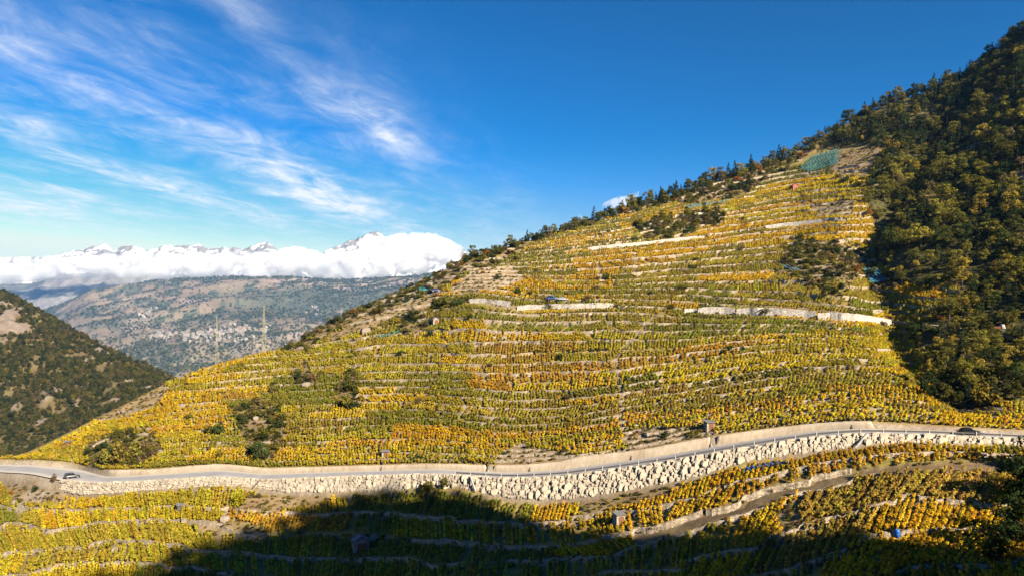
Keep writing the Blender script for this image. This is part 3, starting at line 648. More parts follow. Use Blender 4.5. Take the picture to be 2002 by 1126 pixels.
def wallmesh(k, i0, i1, hh=None, m=None, seed=0):
    Yk = LEV[k][i0:i1]; u = UG[i0:i1]; a = (u-U0)/F
    if hh is not None: Yk = np.minimum(smooth1(Yk, 12.), Yk+.15)
    zl = look(H, u, Yk-1.0); zt = look(H, u, Yk+.35)
    if hh is not None: zl = smooth1(zl, 8.)-.3; zt = smooth1(zt, 8.)
    if hh is not None:
        e = np.minimum(1, np.minimum(np.arange(len(u)), np.arange(len(u))[::-1])/8.); zt = np.maximum(zt, zl+hh*(.85+.15*e))
    jt = .16*fbm(u/9, u*0+k*3.7, 141+seed, 3)+.10; fw = .10*fbm(u/6, u*0+k*1.7, 145, 2)
    prof = []
    for dy, z in ((-.85, zl-.6), (-.78, zl+.1), (-.66, (zl+zt)/2), (-.50, zt+jt-.05), (-.05, zt+jt), (.12, zt-.5)):
        y = Yk+dy+fw; prof.append(np.c_[a*y, y, z])
    V = np.stack(prof, 1); org = V[len(u)//2, 1].copy()
    return mesh_np('terrace_wall', (V-org).reshape(-1, 3), gridfaces(len(u), 6), [m or M_WALL], False), org
r = np.random.default_rng(5)
WL = ['', '']
nwall = 0
taken = np.zeros((60, nU), bool)
wlab = {(20, 918): 'short white concrete wall on the hillside left of the rubble bank', (20, 1210): 'low pale wall joining the rubble bank to the long white wall', (31, 1384): 'low pale wall in the middle of the upper path', (20, 1012): 'pale rubble stone bank on the mid slope below the parked vehicles', (20, 1338): 'small stepped pale wall end beside the long white wall',
        (20, 1366): 'stepped pale stone wall at the start of the long white wall', (20, 1440): 'long white stone wall across the middle of the slope', (20, 1600): 'right end of the long white stone wall where the track begins',
        (31, 1150): 'pale wall of the upper path rising across the slope', (31, 1498): 'white stone wall of the upper path near the forest', (36, 1175): 'grey stone wall high on the slope under the ridge trees', (36, 1320): 'pale wall beside bushes high on the slope',
        (38, 1455): 'short pale wall near the hilltop left of the red hut', (38, 1525): 'thin pale wall near the hilltop beside the red hut'}
for k, u0, u1, hh in WHITE:
    i0, i1 = int((u0-UG[0])/DU), int((u1-UG[0])/DU)
    while i0 < i1 and np.isnan(LEV[k][i0]): i0 += 1
    while i1 > i0 and np.isnan(LEV[k][i1-1]): i1 -= 1
    if i1-i0 < 5: continue
    me, org = wallmesh(k, i0, i1, hh, M_WHITEWALL)
    link('hillside_wall', me, loc=org, label=wlab[(k, u0)], cat='wall', kind='thing', group='pale retaining walls on the slope'); taken[k+10, i0-2:i1+2] = True
for k in sorted(LEV):
    if k in (0, -1) : continue
    Yk = LEV[k]; v = VH-F*look(H, UG, np.nan_to_num(Yk, nan=200.))/np.nan_to_num(Yk, nan=200.)
    zn = zone(UG, v); ok = ~np.isnan(Yk) & (zn != 1) & (UG > -60) & (UG < 2060) & (v < 1150) & ~taken[k+10]
    if k == -3: ok &= UG < 1668
    if k == -4: ok &= UG < 1738
    ok &= ~((zn == 2) & (fbm(UG/40, UG*0+k, 151, 2) > -.1))
    ok[1:] &= ~(np.abs(np.diff(np.nan_to_num(Yk))) > 2.0)
    i = 0
    while i < nU:
        if not ok[i]: i += 1; continue
        L = int(r.uniform(22, 62)*190/np.nan_to_num(Yk[i], nan=200.)*2.3); j = i
        while j < nU and ok[j] and j-i < L: j += 1
        if j-i > 7 and r.random() < .95:
            me, org = wallmesh(k, i, j, seed=k % 3)
            kl = ('dry-stone terrace wall between vine rows on the slope above the road' if k > 0 and k < 20 else 'dry-stone terrace wall high on the vineyard slope above the white walls' if k >= 20 else 'dry-stone terrace wall in the lower vineyard below the road')
            ordn = ['', 'first', 'second', 'third', 'fourth', 'fifth', 'sixth', 'seventh', 'eighth', 'ninth', 'tenth', 'eleventh', 'twelfth', 'thirteenth', 'fourteenth', 'fifteenth', 'sixteenth', 'seventeenth', 'eighteenth', 'nineteenth', 'twentieth', 'twenty-first', 'twenty-second', 'twenty-third']
            um = (UG[i]+UG[j-1])/2; plc = 'at the far left end' if um < 330 else 'left of the shrubby gap' if um < 560 else 'right of the shrubby gap' if um < 800 else 'left of the footpath' if um < 1010 else 'beside the footpath' if um < 1260 else 'right of the footpath' if um < 1480 else 'near the forest' if um < 1720 else 'at the forest edge'
            if 0 < k < 20: kl = '%s dry-stone terrace wall up from the road, %s' % (ordn[k], plc)
            elif k > 20: kl = '%s dry-stone terrace wall up from the long white wall, %s' % (ordn[min(k-20, 23)], plc.replace('the footpath', 'the square plots').replace('shrubby gap', 'dry bank'))
            elif k < 0: kl = '%s dry-stone terrace wall down from the boulder wall, %s' % (ordn[-k-1], plc.replace('the footpath', 'the small shed').replace('shrubby gap', 'rocky strip').replace('near the forest', 'near the brown track').replace('at the forest edge', 'at the right edge'))
            kg = 'terrace walls above the road' if 0 < k < 20 else 'terrace walls of the upper slope' if k >= 20 else 'terrace walls below the road'
            link('terrace_wall', me, loc=org, label=kl, cat='wall', kind='thing', group=kg); nwall += 1
        i = j+int(r.integers(0, 3))
print('walls', nwall)

# ------------------------------------------------------------------ foliage building blocks
def leaves(n, cen, rad, size, seed, up=.35, shell=.55):
    r = np.random.default_rng(seed); cen = np.asarray(cen, float); rad = np.asarray(rad, float)
    ci = r.integers(0, len(cen), n); d = r.normal(size=(n, 3)); d /= np.linalg.norm(d, axis=1, keepdims=True)
    rr = (shell+(1-shell)*r.random(n)**.7)[:, None]; c = cen[ci]+d*rr*rad[ci]
    nrm = d*.8+r.normal(size=(n, 3))*.6+np.array([0, 0, up]); nrm /= np.linalg.norm(nrm, axis=1, keepdims=True)
    a = np.cross(nrm, r.normal(size=(n, 3))); a /= np.linalg.norm(a, axis=1, keepdims=True); b = np.cross(nrm, a)
    s = (size*r.uniform(.6, 1.3, n))[:, None]; a = a*s; b = b*s*.7
    V = np.stack([c-a*.5-b*.25, c+a*.1-b*.55, c+a*.55+b*.1, c-a*.1+b*.5], 1).reshape(-1, 3)
    lv = np.clip(.5+.22*r.normal(size=n)+.18*(hash2(ci, ci*0, seed)-.5)*2, 0, 1)
    return V, np.arange(4*n).reshape(-1, 4), lv
def both(name, V, Fq, lv, extra=None):
    out = []
    for m in (LEAF_O, LEAF_I):
        if extra is None: out.append(mesh_np(name, V, Fq, [m], False, fattr=lv))
        else:
            EV, EF = extra; Va = np.r_[V, EV]; Fa = np.r_[Fq, EF+len(V)]
            out.append(mesh_np(name, Va, Fa, [m, BARK], False, fattr=np.r_[lv, np.full(len(EF), .5)], fmat=np.r_[np.zeros(len(Fq)), np.ones(len(EF))]))
    return out
def trunk_geo(h, r0, seed, limbs=5, spread=1.6, low=.35):
    r = np.random.default_rng(seed); mb = MB(); pts = [np.zeros(3)-[0, 0, .5]]
    for i in range(1, 5): pts.append(np.array([r.normal(0, .10)*i*.4, r.normal(0, .10)*i*.4, h*i/4]))
    for i in range(4): mb.bar(pts[i], pts[i+1], r0*(1-.2*i), r0*(1-.2*(i+1)), 6)
    for i in range(limbs):
        f = r.uniform(low, .9); j = min(int(f*4), 3); p = pts[j]+(pts[j+1]-pts[j])*(f*4-j); an = r.uniform(0, 6.28); l = spread*r.uniform(.6, 1.1)
        mb.bar(p, p+np.array([math.cos(an)*l, math.sin(an)*l, l*.6]), r0*.4, r0*.12, 5)
    return np.concatenate(mb.V), np.concatenate(mb.F)
def broadleaf(seed, h=8.0, wd=2.7):
    r = np.random.default_rng(seed); nc = 20; cen = []; rad = []
    for i in range(nc):
        a = r.uniform(0, 6.28); zf = r.uniform(.28, .97); rr = wd*math.sqrt(max(0, 1-((zf-.58)/.46)**2))*r.uniform(.35, .85)
        cen.append((math.cos(a)*rr, math.sin(a)*rr, zf*h)); q = r.uniform(.7, 1.25); rad.append((q, q, q*.75))
    V, Fq, lv = leaves(1400, cen, rad, .44, seed); return V, Fq, lv, trunk_geo(h*.8, .20, seed, 6, wd*.7)
def conifer(seed, h=10.0, wd=1.9):
    r = np.random.default_rng(seed); cen = []; rad = []; nl = 15
    for i in range(nl):
        f = i/(nl-1); rr = wd*(1-f)**.85*r.uniform(.8, 1.15)+.12; m = max(3, int(7*(1-f)+2))
        for j in range(m):
            a = r.uniform(0, 6.28); cen.append((math.cos(a)*rr*.62, math.sin(a)*rr*.62, h*(.10+.9*f)-rr*.22)); rad.append((rr*.42, rr*.42, .22+.16*(1-f)))
    V, Fq, lv = leaves(1000, cen, rad, .42, seed, up=.5, shell=.3); return V, Fq, lv, trunk_geo(h*.95, .18, seed, 3, .8, .2)
def bush(seed, h=2.6, wd=1.5):
    r = np.random.default_rng(seed); nc = 9; cen = []; rad = []
    for i in range(nc):
        a = r.uniform(0, 6.28); rr = wd*r.uniform(0, .75); zf = r.uniform(.2, .8)*(1-.35*rr/wd); cen.append((math.cos(a)*rr, math.sin(a)*rr, zf*h)); q = r.uniform(.5, .85); rad.append((q, q, q*.8))
    V, Fq, lv = leaves(420, cen, rad, .34, seed); return V, Fq, lv, trunk_geo(h*.55, .07, seed, 5, wd*.5, .05)
BRO = [broadleaf(200+i) for i in range(6)]; CON = [conifer(300+i) for i in range(4)]; BUS = [bush(400+i) for i in range(6)]
def protos(lst, nm):
    crown = []; trunk = []; whole = []
    for V, Fq, lv, (TV_, TF_) in lst:
        crown.append(mesh_np(nm+'_crown', V, Fq, [LEAF_O], False, fattr=lv)); trunk.append(mesh_np(nm+'_trunk', TV_, TF_, [BARK]))
        whole.append(both(nm, V, Fq, lv, (TV_, TF_))[1])
    return crown, trunk, whole
PB, PC, PS = protos(BRO, 'broadleaf'), protos(CON, 'conifer'), protos(BUS, 'shrub')
def vineplant(seed):
    r = np.random.default_rng(seed); cen = [(r.normal(0, .06), -.4+.2*i, r.uniform(.55, 1.1)) for i in range(5)]; rad = [(.34, .24, r.uniform(.26, .42)) for i in range(5)]
    V, Fq, lv = leaves(84, cen, rad, .29, seed, up=.25, shell=.15); mb = MB(); mb.box((0, 0, .62), (.05, .05, 1.5)); return V, Fq, lv, (np.concatenate(mb.V), np.concatenate(mb.F))
VINE = [vineplant(500+i) for i in range(8)]
VINE_I = []
for V, Fq, lv, (EV, EF) in VINE:
    VINE_I.append(mesh_np('vine', np.r_[V, EV], np.r_[Fq, EF+len(V)], [LEAF_I, STAKE], False, fattr=np.r_[lv, np.full(len(EF), .5)], fmat=np.r_[np.zeros(len(Fq)), np.ones(len(EF))]))

def scatter(name, pts, rot, scl, idx, colr, meshes, label, cat):
    colc = bpy.data.collections.new(name+'_kinds')
    for i, m in enumerate(meshes):
        colc.objects.link(bpy.data.objects.new('%s_kind_%02d' % (name, i), m))
    me = bpy.data.meshes.new(name); n = len(pts); me.vertices.add(n); me.vertices.foreach_set('co', np.asarray(pts, np.float32).ravel())
    a = me.attributes.new('rot', 'FLOAT_VECTOR', 'POINT'); a.data.foreach_set('vector', np.asarray(rot, np.float32).ravel())
    a = me.attributes.new('scl', 'FLOAT_VECTOR', 'POINT'); a.data.foreach_set('vector', np.asarray(scl, np.float32).ravel())
    a = me.attributes.new('idx', 'INT', 'POINT'); a.data.foreach_set('value', np.asarray(idx, np.int32))
    a = me.attributes.new('col', 'FLOAT_COLOR', 'POINT'); a.data.foreach_set('color', np.c_[colr, np.ones(n)].astype(np.float32).ravel())
    o = link(name, me, label=label, cat=cat, kind='stuff')
    ng = bpy.data.node_groups.new(name, 'GeometryNodeTree'); ng.interface.new_socket('Geometry', in_out='INPUT', socket_type='NodeSocketGeometry'); ng.interface.new_socket('Geometry', in_out='OUTPUT', socket_type='NodeSocketGeometry')
    gi = ng.nodes.new('NodeGroupInput'); go = ng.nodes.new('NodeGroupOutput'); ip = ng.nodes.new('GeometryNodeInstanceOnPoints')
    ci = ng.nodes.new('GeometryNodeCollectionInfo'); ci.inputs['Collection'].default_value = colc; ci.inputs['Separate Children'].default_value = True; ci.inputs['Reset Children'].default_value = True
    def na(nm, tp):
        x = ng.nodes.new('GeometryNodeInputNamedAttribute'); x.data_type = tp; x.inputs['Name'].default_value = nm; return x.outputs[0]
    ng.links.new(gi.outputs[0], ip.inputs['Points']); ng.links.new(ci.outputs[0], ip.inputs['Instance']); ip.inputs['Pick Instance'].default_value = True
    ng.links.new(na('idx', 'INT'), ip.inputs['Instance Index'])
    er = ng.nodes.new('FunctionNodeEulerToRotation'); ng.links.new(na('rot', 'FLOAT_VECTOR'), er.inputs[0]); ng.links.new(er.outputs[0], ip.inputs['Rotation'])
    ng.links.new(na('scl', 'FLOAT_VECTOR'), ip.inputs['Scale']); ng.links.new(ip.outputs[0], go.inputs[0])
    md = o.modifiers.new('scatter', 'NODES'); md.node_group = ng; return o

# ------------------------------------------------------------------ vine rows
YEL, LIME, GOLD, ORA, OLI, GRN, BRN = [np.array(c) for c in ((.80, .52, .02), (.56, .46, .03), (.80, .445, .02), (.70, .36, .03), (.38, .305, .045), (.21, .235, .03), (.46, .31, .06))]
PAL = np.array([GRN, OLI, LIME, YEL, GOLD, ORA, BRN])
PATHS = [[(1300, 612), (1275, 625), (1262, 640), (1245, 662), (1220, 680), (1208, 700), (1205, 715), (1213, 760), (1214, 790), (1217, 842)], [(1241, 496), (1243, 535)], [(1165, 512), (1172, 530), (1178, 558)], [(168, 882), (190, 868), (222, 853)]]
def offpath(u, v, w_=3.6):
    ok = np.ones(len(u), bool)
    for P_ in PATHS:
        for (a, b), (c, d) in zip(P_[:-1], P_[1:]):
            t_ = np.clip(((u-a)*(c-a)+(v-b)*(d-b))/((c-a)**2+(d-b)**2), 0, 1); ok &= np.hypot(u-a-t_*(c-a), v-b-t_*(d-b)) > w_
    return ok
NETS = [[(1562, 334), (1590, 308), (1642, 294), (1640, 326), (1582, 342)], [(1686, 531), (1716, 531), (1730, 546), (1744, 552), (1702, 562)]]
r = np.random.default_rng(9)
plants = dict(p=[], rot=[], col=[], row=[]); nrow = 0; rowinfo = []
def palette_weights(u, v):
    # green olive lime yellow gold orange brown
    if v > 850 and u < 1000: return [1.1, 2.0, 3.0, 2.0, .9, .2, .3]
    if v > 850: return [1.4, 1.8, 1.6, 1.7, 1.6, .4, .2]
    if u < 620: return [1.0, 1.7, 2.8, 2.9, 1.3, .3, .2]
    if v < 600: return [.8, 2.4, 1.3, 2.4, 2.3, .4, .5]
    if u < 1210: return [1.0, 2.4, 1.7, 2.5, 1.6, .4, .6]
    return [1.5, 2.6, 1.8, 1.4, 1.5, .5, .5]
prevcol = {}
for k in sorted(LEV):
    if k == 43: continue
    Yk = LEV[k]; y0 = np.nan_to_num(Yk, nan=0.)
    X0 = (UG-U0)/F*y0; ds = np.hypot(np.diff(X0), np.diff(y0)); ds = np.where((y0[1:] > 0) & (y0[:-1] > 0), np.minimum(ds, 3), 0); s = np.r_[0, np.cumsum(ds)]
    nr = int(s[-1]/.90); ss = (np.arange(nr)+.5)*.90+r.normal(0, .08, nr)
    uu = np.interp(ss, s+np.arange(nU)*1e-7, UG); yy = np.interp(uu, UG, y0)
    good = (yy > 85) & (uu > -40) & (uu < 2050); uu, yy, ss = uu[good], yy[good], ss[good]
    # parcels
    br = [0.]
    while br[-1] < s[-1]: br.append(br[-1]+r.choice([r.uniform(9, 18), r.uniform(18, 55)]))
    pid = np.searchsorted(br, ss); pc = {}
    for i in range(len(uu)):
        q = pid[i]
        if q not in pc:
            vv = VH-F*float(look(H, uu[i:i+1], yy[i:i+1])[0])/yy[i]
            key = (k-1, int(uu[i]/60))
            if key in prevcol and r.random() < .55: c = prevcol[key]
            else:
                wts = np.array(palette_weights(uu[i], vv)); ci = r.choice(7, p=wts/wts.sum()); c = PAL[ci]; c2 = PAL[max(0, min(6, ci+r.choice([-1, 1])))]; c = c+(c2-c)*r.uniform(0, .5); c = c+(np.array([.54, .37, .03])-c)*r.uniform(.08, .38)
            cov = r.choice([1., 1., 1., .97, .8]); pc[q] = (c, r.normal(0, .16)+(.10 if uu[i] > 1200 else 0), cov, r.uniform(.88, 1.12)); 
        prevcol[(k, int(uu[i]/60))] = pc[q][0]
        rowinfo.append((k, uu[i], yy[i], q))
    cs = np.array([pc[q][0] for q in pid]).reshape(-1, 3); ang = np.array([pc[q][1] for q in pid]); cv = np.array([pc[q][2] for q in pid]); hs_ = np.array([pc[q][3] for q in pid])
    if len(uu) == 0: continue
    a = (uu-U0)/F; d = np.stack([a, np.ones_like(a)], 1); d /= np.linalg.norm(d, axis=1, keepdims=True)
    ca, sa = np.cos(-ang), np.sin(-ang); d = np.c_[d[:, 0]*ca-d[:, 1]*sa, d[:, 0]*sa+d[:, 1]*ca]
    st = np.c_[a*yy, yy]+d*.5
    alive = r.random(len(uu)) < np.maximum(cv, .9)
    ids = nrow+np.arange(len(uu)); nrow += len(uu); rowj = r.normal(0, .13, (len(uu), 1)); hj = r.normal(0, .09, len(uu))
    for j in range(0, 22):
        P = st+d*(j*.92); P = P+np.c_[d[:, 1], -d[:, 0]]*(.16*fbm(P[:, 0]/2.2, P[:, 1]/2.2, 165, 2))[:, None]; U = U0+F*P[:, 0]/P[:, 1]; t = look(T, U, P[:, 1])
        alive &= (t < k+.965) & (t > k-.3) & (P[:, 1] < 440)
        alive &= (P[:, 1] < np.interp(U, UG, Yr)-1) & ~((P[:, 1] > np.interp(U, UG, Yb)-.8) & (P[:, 1] < np.interp(U, UG, Y4)+.2))
        z = look(H, U, P[:, 1]); v = VH-F*z/P[:, 1]
        zn = zone(U, v); m = alive & (zn == 0) & (v < 1180) & (r.random(len(U)) < cv*.965)
        if k == -4: m &= U < 1235
        m &= offpath(U, v)
        if k == 19: m &= ~((t > 19.4) & (((U > 910) & (U < 1210)) | ((U > 1335) & (U < 1752))))
        if k == 30: m &= ~((t > 30.4) & (((U > 1145) & (U < 1385)) | ((U > 1495) & (U < 1656))))
        if not alive.any(): break
        zs = np.arctan2(look(H, U, P[:, 1]+.5)-look(H, U, P[:, 1]-.5), 1.0)
        plants['p'].append(np.c_[P, z][m]); plants['rot'].append(np.c_[np.clip(zs, -.7, .7), 0*z, np.arctan2(-d[:, 0], d[:, 1])][m])
        jit = 1+r.normal(0, .10, (len(U), 1))+rowj; plants['col'].append(np.clip((cs+(PAL[r.integers(0, 6, len(U))]-cs)*np.minimum(r.exponential(.07, (len(U), 1)), .7))*jit*np.c_[np.ones(len(U)), 1+hj, np.ones(len(U))], .01, .9)[m]); plants['row'].append(np.c_[ids, hs_][m])
Pp, Pr_, Pc_, Pw = [np.concatenate(plants[q]) for q in ('p', 'rot', 'col', 'row')]
Pc_ = np.clip(Pc_*(1+.22*fbm(Pp[:, 0]/3.5, Pp[:, 1]/3.5, 161, 2))[:, None], .01, .9)
n = len(Pp); print('vine plants', n, 'rows', nrow)
Ps = np.c_[r.uniform(.75, 1.15, n), r.uniform(1.05, 1.3, n), r.choice([.55, .8, .9, 1.0, 1.1, 1.2], size=n)*r.uniform(.74, .88, n)*Pw[:, 1]]
Pi = r.integers(0, 8, n)
# the 300 nearest sunlit rows become things of their own
rows = Pw[:, 0].astype(int); pu = U0+F*Pp[:, 0]/Pp[:, 1]; pv = VH-F*Pp[:, 2]/Pp[:, 1]
vis = (pu > 20) & (pu < 1985) & (pv < 1115) & lit(Pp[:, 0], Pp[:, 1], Pp[:, 2], 3.0) & (Pp[:, 1] < 185)
cnt = np.bincount(rows, minlength=nrow); cnv = np.bincount(rows[vis], minlength=nrow); ysum = np.bincount(rows, weights=Pp[:, 1], minlength=nrow)
score = np.where((cnt >= 3) & (cnv == cnt), cnt*1.0/np.maximum(ysum/np.maximum(cnt, 1), 1)**2, 0); best = np.argsort(-score)[:300]; best = best[score[best] > 0]
single = np.zeros(nrow, bool); single[best] = True; isg = single[rows]
o_ = np.argsort(rows, kind='stable'); ends = np.searchsorted(rows[o_], np.arange(nrow+1))
for ri in best:
    ids = o_[ends[ri]:ends[ri+1]]; org = Pp[ids[0]]; Vs = []; Fs = []; ls = []; ms = []; nv = 0
    for i in ids:
        V, Fq, lv, (EV, EF) = VINE[Pi[i]]; A = np.r_[V, EV]*Ps[i]; A = A @ np.array(Euler(Pr_[i]).to_matrix()).T+(Pp[i]-org)
        Vs.append(A); Fs.append(np.r_[Fq, EF+len(V)]+nv); nv += len(A); ls.append(np.r_[lv, np.full(len(EF), .5)]); ms.append(np.r_[np.zeros(len(Fq)), np.ones(len(EF))])
    me = mesh_np('vine_row', np.concatenate(Vs), np.concatenate(Fs), [LEAF_O, STAKE], False, fattr=np.concatenate(ls), fmat=np.concatenate(ms))
    u_, v_ = pu[ids[0]], pv[ids[0]]
    lab, grp = (('sunlit row of autumn vines running uphill in the lower vineyard beside the brown track', 'vine rows by the track') if u_ > 1100 else ('sunlit row of yellow autumn vines in the lower vineyard under the boulder wall', 'vine rows under the boulder wall'))
    if v_ < 850 or (org[1] > np.interp(u_, UG, Y4)): lab, grp = 'row of autumn vines on the terraces just above the road', 'vine rows above the road'
    o = link('vine_row', me, loc=org, label=lab, cat='vine row', group=grp); c = Pc_[ids].mean(0); o.color = (*c, 1)
scatter('vineyard_vines', Pp[~isg], Pr_[~isg], Ps[~isg], Pi[~isg], Pc_[~isg], VINE_I, 'thousands of autumn vines in rows covering the terraced hillside', 'vineyard')

# ------------------------------------------------------------------ trees and shrubs
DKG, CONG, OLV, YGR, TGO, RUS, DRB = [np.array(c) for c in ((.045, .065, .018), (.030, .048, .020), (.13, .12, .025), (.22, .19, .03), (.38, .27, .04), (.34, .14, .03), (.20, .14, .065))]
def treething(name, kindset, i, loc, scale, rz, colr, label, cat, group=None):
    cr, tr, _ = kindset; i = i % len(cr)
    e = bpy.data.objects.new(name, None); sc.collection.objects.link(e); e.location = loc; e.rotation_euler = (0, 0, rz); e.scale = scale; e.empty_display_size = .2
    tag(e, label, cat, group)
    t = bpy.data.objects.new('trunk' if cat == 'tree' else 'stem', tr[i]); sc.collection.objects.link(t); t.parent = e
    c = bpy.data.objects.new('crown', cr[i]); sc.collection.objects.link(c); c.parent = e; c.color = (*colr, 1); return e
r = np.random.default_rng(21)
TR = []     # kind(0 broad,1 conifer,2 shrub), x,y,z, sx,sz, rz, col, place
def tcol(n, wts):
    P = np.array([DKG, OLV, YGR, TGO, RUS, DRB]); i = r.choice(6, p=np.array(wts)/np.sum(wts), size=n); j = r.choice(6, p=np.array(wts)/np.sum(wts), size=n)
    c = P[i]+(P[j]-P[i])*r.uniform(0, .35, n)[:, None]; return np.clip(c*(1+r.normal(0, .15, (n, 1))), .01, .8)
# forest on the right
N = 14000; uu = r.uniform(1560, 2330, N); yy = np.sqrt(r.uniform(150**2, 425**2, N)); z = look(H, uu, yy); v = VH-F*z/yy
ok = (zone(uu, v) == 1) & (yy < np.interp(uu, UG, Yr)+6) & (yy > np.interp(uu, UG, Y4)+3) & ~((np.abs(v-(632+(uu-1790)*.105)) < 7) & (uu > 1780)); uu, yy, z, v = uu[ok], yy[ok], z[ok], v[ok]
x = (uu-U0)/F*yy
dens = fbm(x/22, yy/22, 171, 3); keep = []
cell = {}
for i in np.argsort(r.random(len(uu))):
    rad = 1.55+1.1*hash2(np.array([i]), np.array([3]), 5)[0]+(1.8 if dens[i] < -.25 else 0); kx, ky = int(x[i]//4), int(yy[i]//4); good = True
    for a in (-1, 0, 1):
        for b in (-1, 0, 1):
            for (px_, py_) in cell.get((kx+a, ky+b), ()):
                if (px_-x[i])**2+(py_-yy[i])**2 < rad*rad: good = False
    if good: cell.setdefault((kx, ky), []).append((x[i], yy[i])); keep.append(i)
keep = np.array(keep); uu, yy, z, v, x = uu[keep], yy[keep], z[keep], v[keep], x[keep]; n = len(keep)
pcon = np.where((uu < 1900) & (v < 300), .50, .10)+.15*(fbm(x/30, yy/30, 173, 2) > .2); isc = r.random(n) < pcon
cl = fbm(x/28, yy/28, 175, 3); c = tcol(n, [3.4, 3.2, 2.4, .5, .02, .3])*1.15; cy = tcol(n, [1.0, 2.4, 3.4, 1.6, .04, .4])*1.45; c = np.where((cl > .08)[:, None], cy, c)
small = r.random(n) < .30
for i in range(n):
    s = (r.uniform(.40, .8) if r.random() < .82 else r.uniform(.8, 1.2))*(.85 if v[i] > 640 else 1)
    if isc[i]: TR.append((1, x[i], yy[i], z[i], s*r.uniform(.9, 1.2), s*r.uniform(.75, 1.05), CONG*r.uniform(.8, 1.5), 'f'))
    elif small[i]: TR.append((2, x[i], yy[i], z[i], r.uniform(.8, 1.6), r.uniform(.7, 1.4), c[i], 'f'))
    else: TR.append((0, x[i], yy[i], z[i], s*r.uniform(.9, 1.25), s*r.uniform(.75, 1.05), c[i], 'f'))
print('forest', n)
# trees on the ridge line
u = 590.
while u < 2015:
    yr = float(np.interp(u, UG, Yr)); y = yr-r.uniform(-4, 5); zz_ = float(look(H, np.array([u]), np.array([y]))[0]); px = r.uniform(10, 22) if u < 1150 else r.uniform(13, 28)
    if u < 900: px = r.uniform(7, 17)
    hh = px*y/F; k = r.random(); cc_ = tcol(1, [3, 2.5, 1.6, .9, .15, .6])[0]
    if k < (.05 if u < 1000 else .20): TR.append((1, (u-U0)/F*y, y, zz_, hh/10*1.9, hh/10*1.25, CONG*r.uniform(.8, 1.4), 'r'))
    elif k < .75 and u > 880: TR.append((0, (u-U0)/F*y, y, zz_, hh/8*1.3, hh/8*1.15, cc_, 'r'))
    else: TR.append((2, (u-U0)/F*y, y, zz_, hh/2.6*.85, hh/2.6*.7, cc_, 'r'))
    u += r.uniform(4, 10)
for u, px in ((1128, 22), (1291, 20), (1322, 30), (1395, 20), (1371, 22), (1217, 26), (1085, 18), (1470, 20), (1520, 24), (1826, 36), (1690, 26), (1740, 22)):
    y = float(np.interp(u, UG, Yr))-1; hh = px*y/F; TR.append((1, (u-U0)/F*y, y, float(look(H, np.array([u]), np.array([y]))[0]), hh/10*1.6, hh/10, CONG*1.1, 'r'))
# shrub zones
for (n, zn_, dn, wts, pl) in ((30000, 2, 1.55, [2.8, 2.6, 1.3, .5, .2, 1.4], 's'), (4000, 3, 5.0, [1.6, 2, 1.2, .5, .3, 2.2], 's')):
    uu = r.uniform(0, 1760, n); yy = r.uniform(150, 430, n); z = look(H, uu, yy); v = VH-F*z/yy
    ok = (zone(uu, v) == zn_) & (yy < np.interp(uu, UG, Yr)+3) & ((yy > np.interp(uu, UG, Y4)+2) | (yy < np.interp(uu, UG, Yb)-2)); uu, yy, z, v = uu[ok], yy[ok], z[ok], v[ok]; x = (uu-U0)/F*yy; cell = {}
    c = tcol(len(uu), wts)
    for i in range(len(uu)):
        kx, ky = int(x[i]//8), int(yy[i]//8); good = True; rad = dn*r.uniform(.7, 1.5)
        for a in (-1, 0, 1):
            for b in (-1, 0, 1):
                for (px_, py_) in cell.get((kx+a, ky+b), ()):
                    if (px_-x[i])**2+(py_-yy[i])**2 < rad*rad: good = False
        if not good: continue
        cell.setdefault((kx, ky), []).append((x[i], yy[i])); big = r.random()
        thick = 1.0 if zn_ == 2 else .55
        if zn_ == 2 and big < (.22 if uu[i] > 1100 else .06) and v[i] < 470: TR.append((0, x[i], yy[i], z[i], r.uniform(.45, .85), r.uniform(.4, .75), c[i], pl))
        else: s = r.uniform(.45, 1.35)*thick; TR.append((2, x[i], yy[i], z[i], s*r.uniform(.9, 1.3), s*r.uniform(.7, 1.0), c[i], pl))
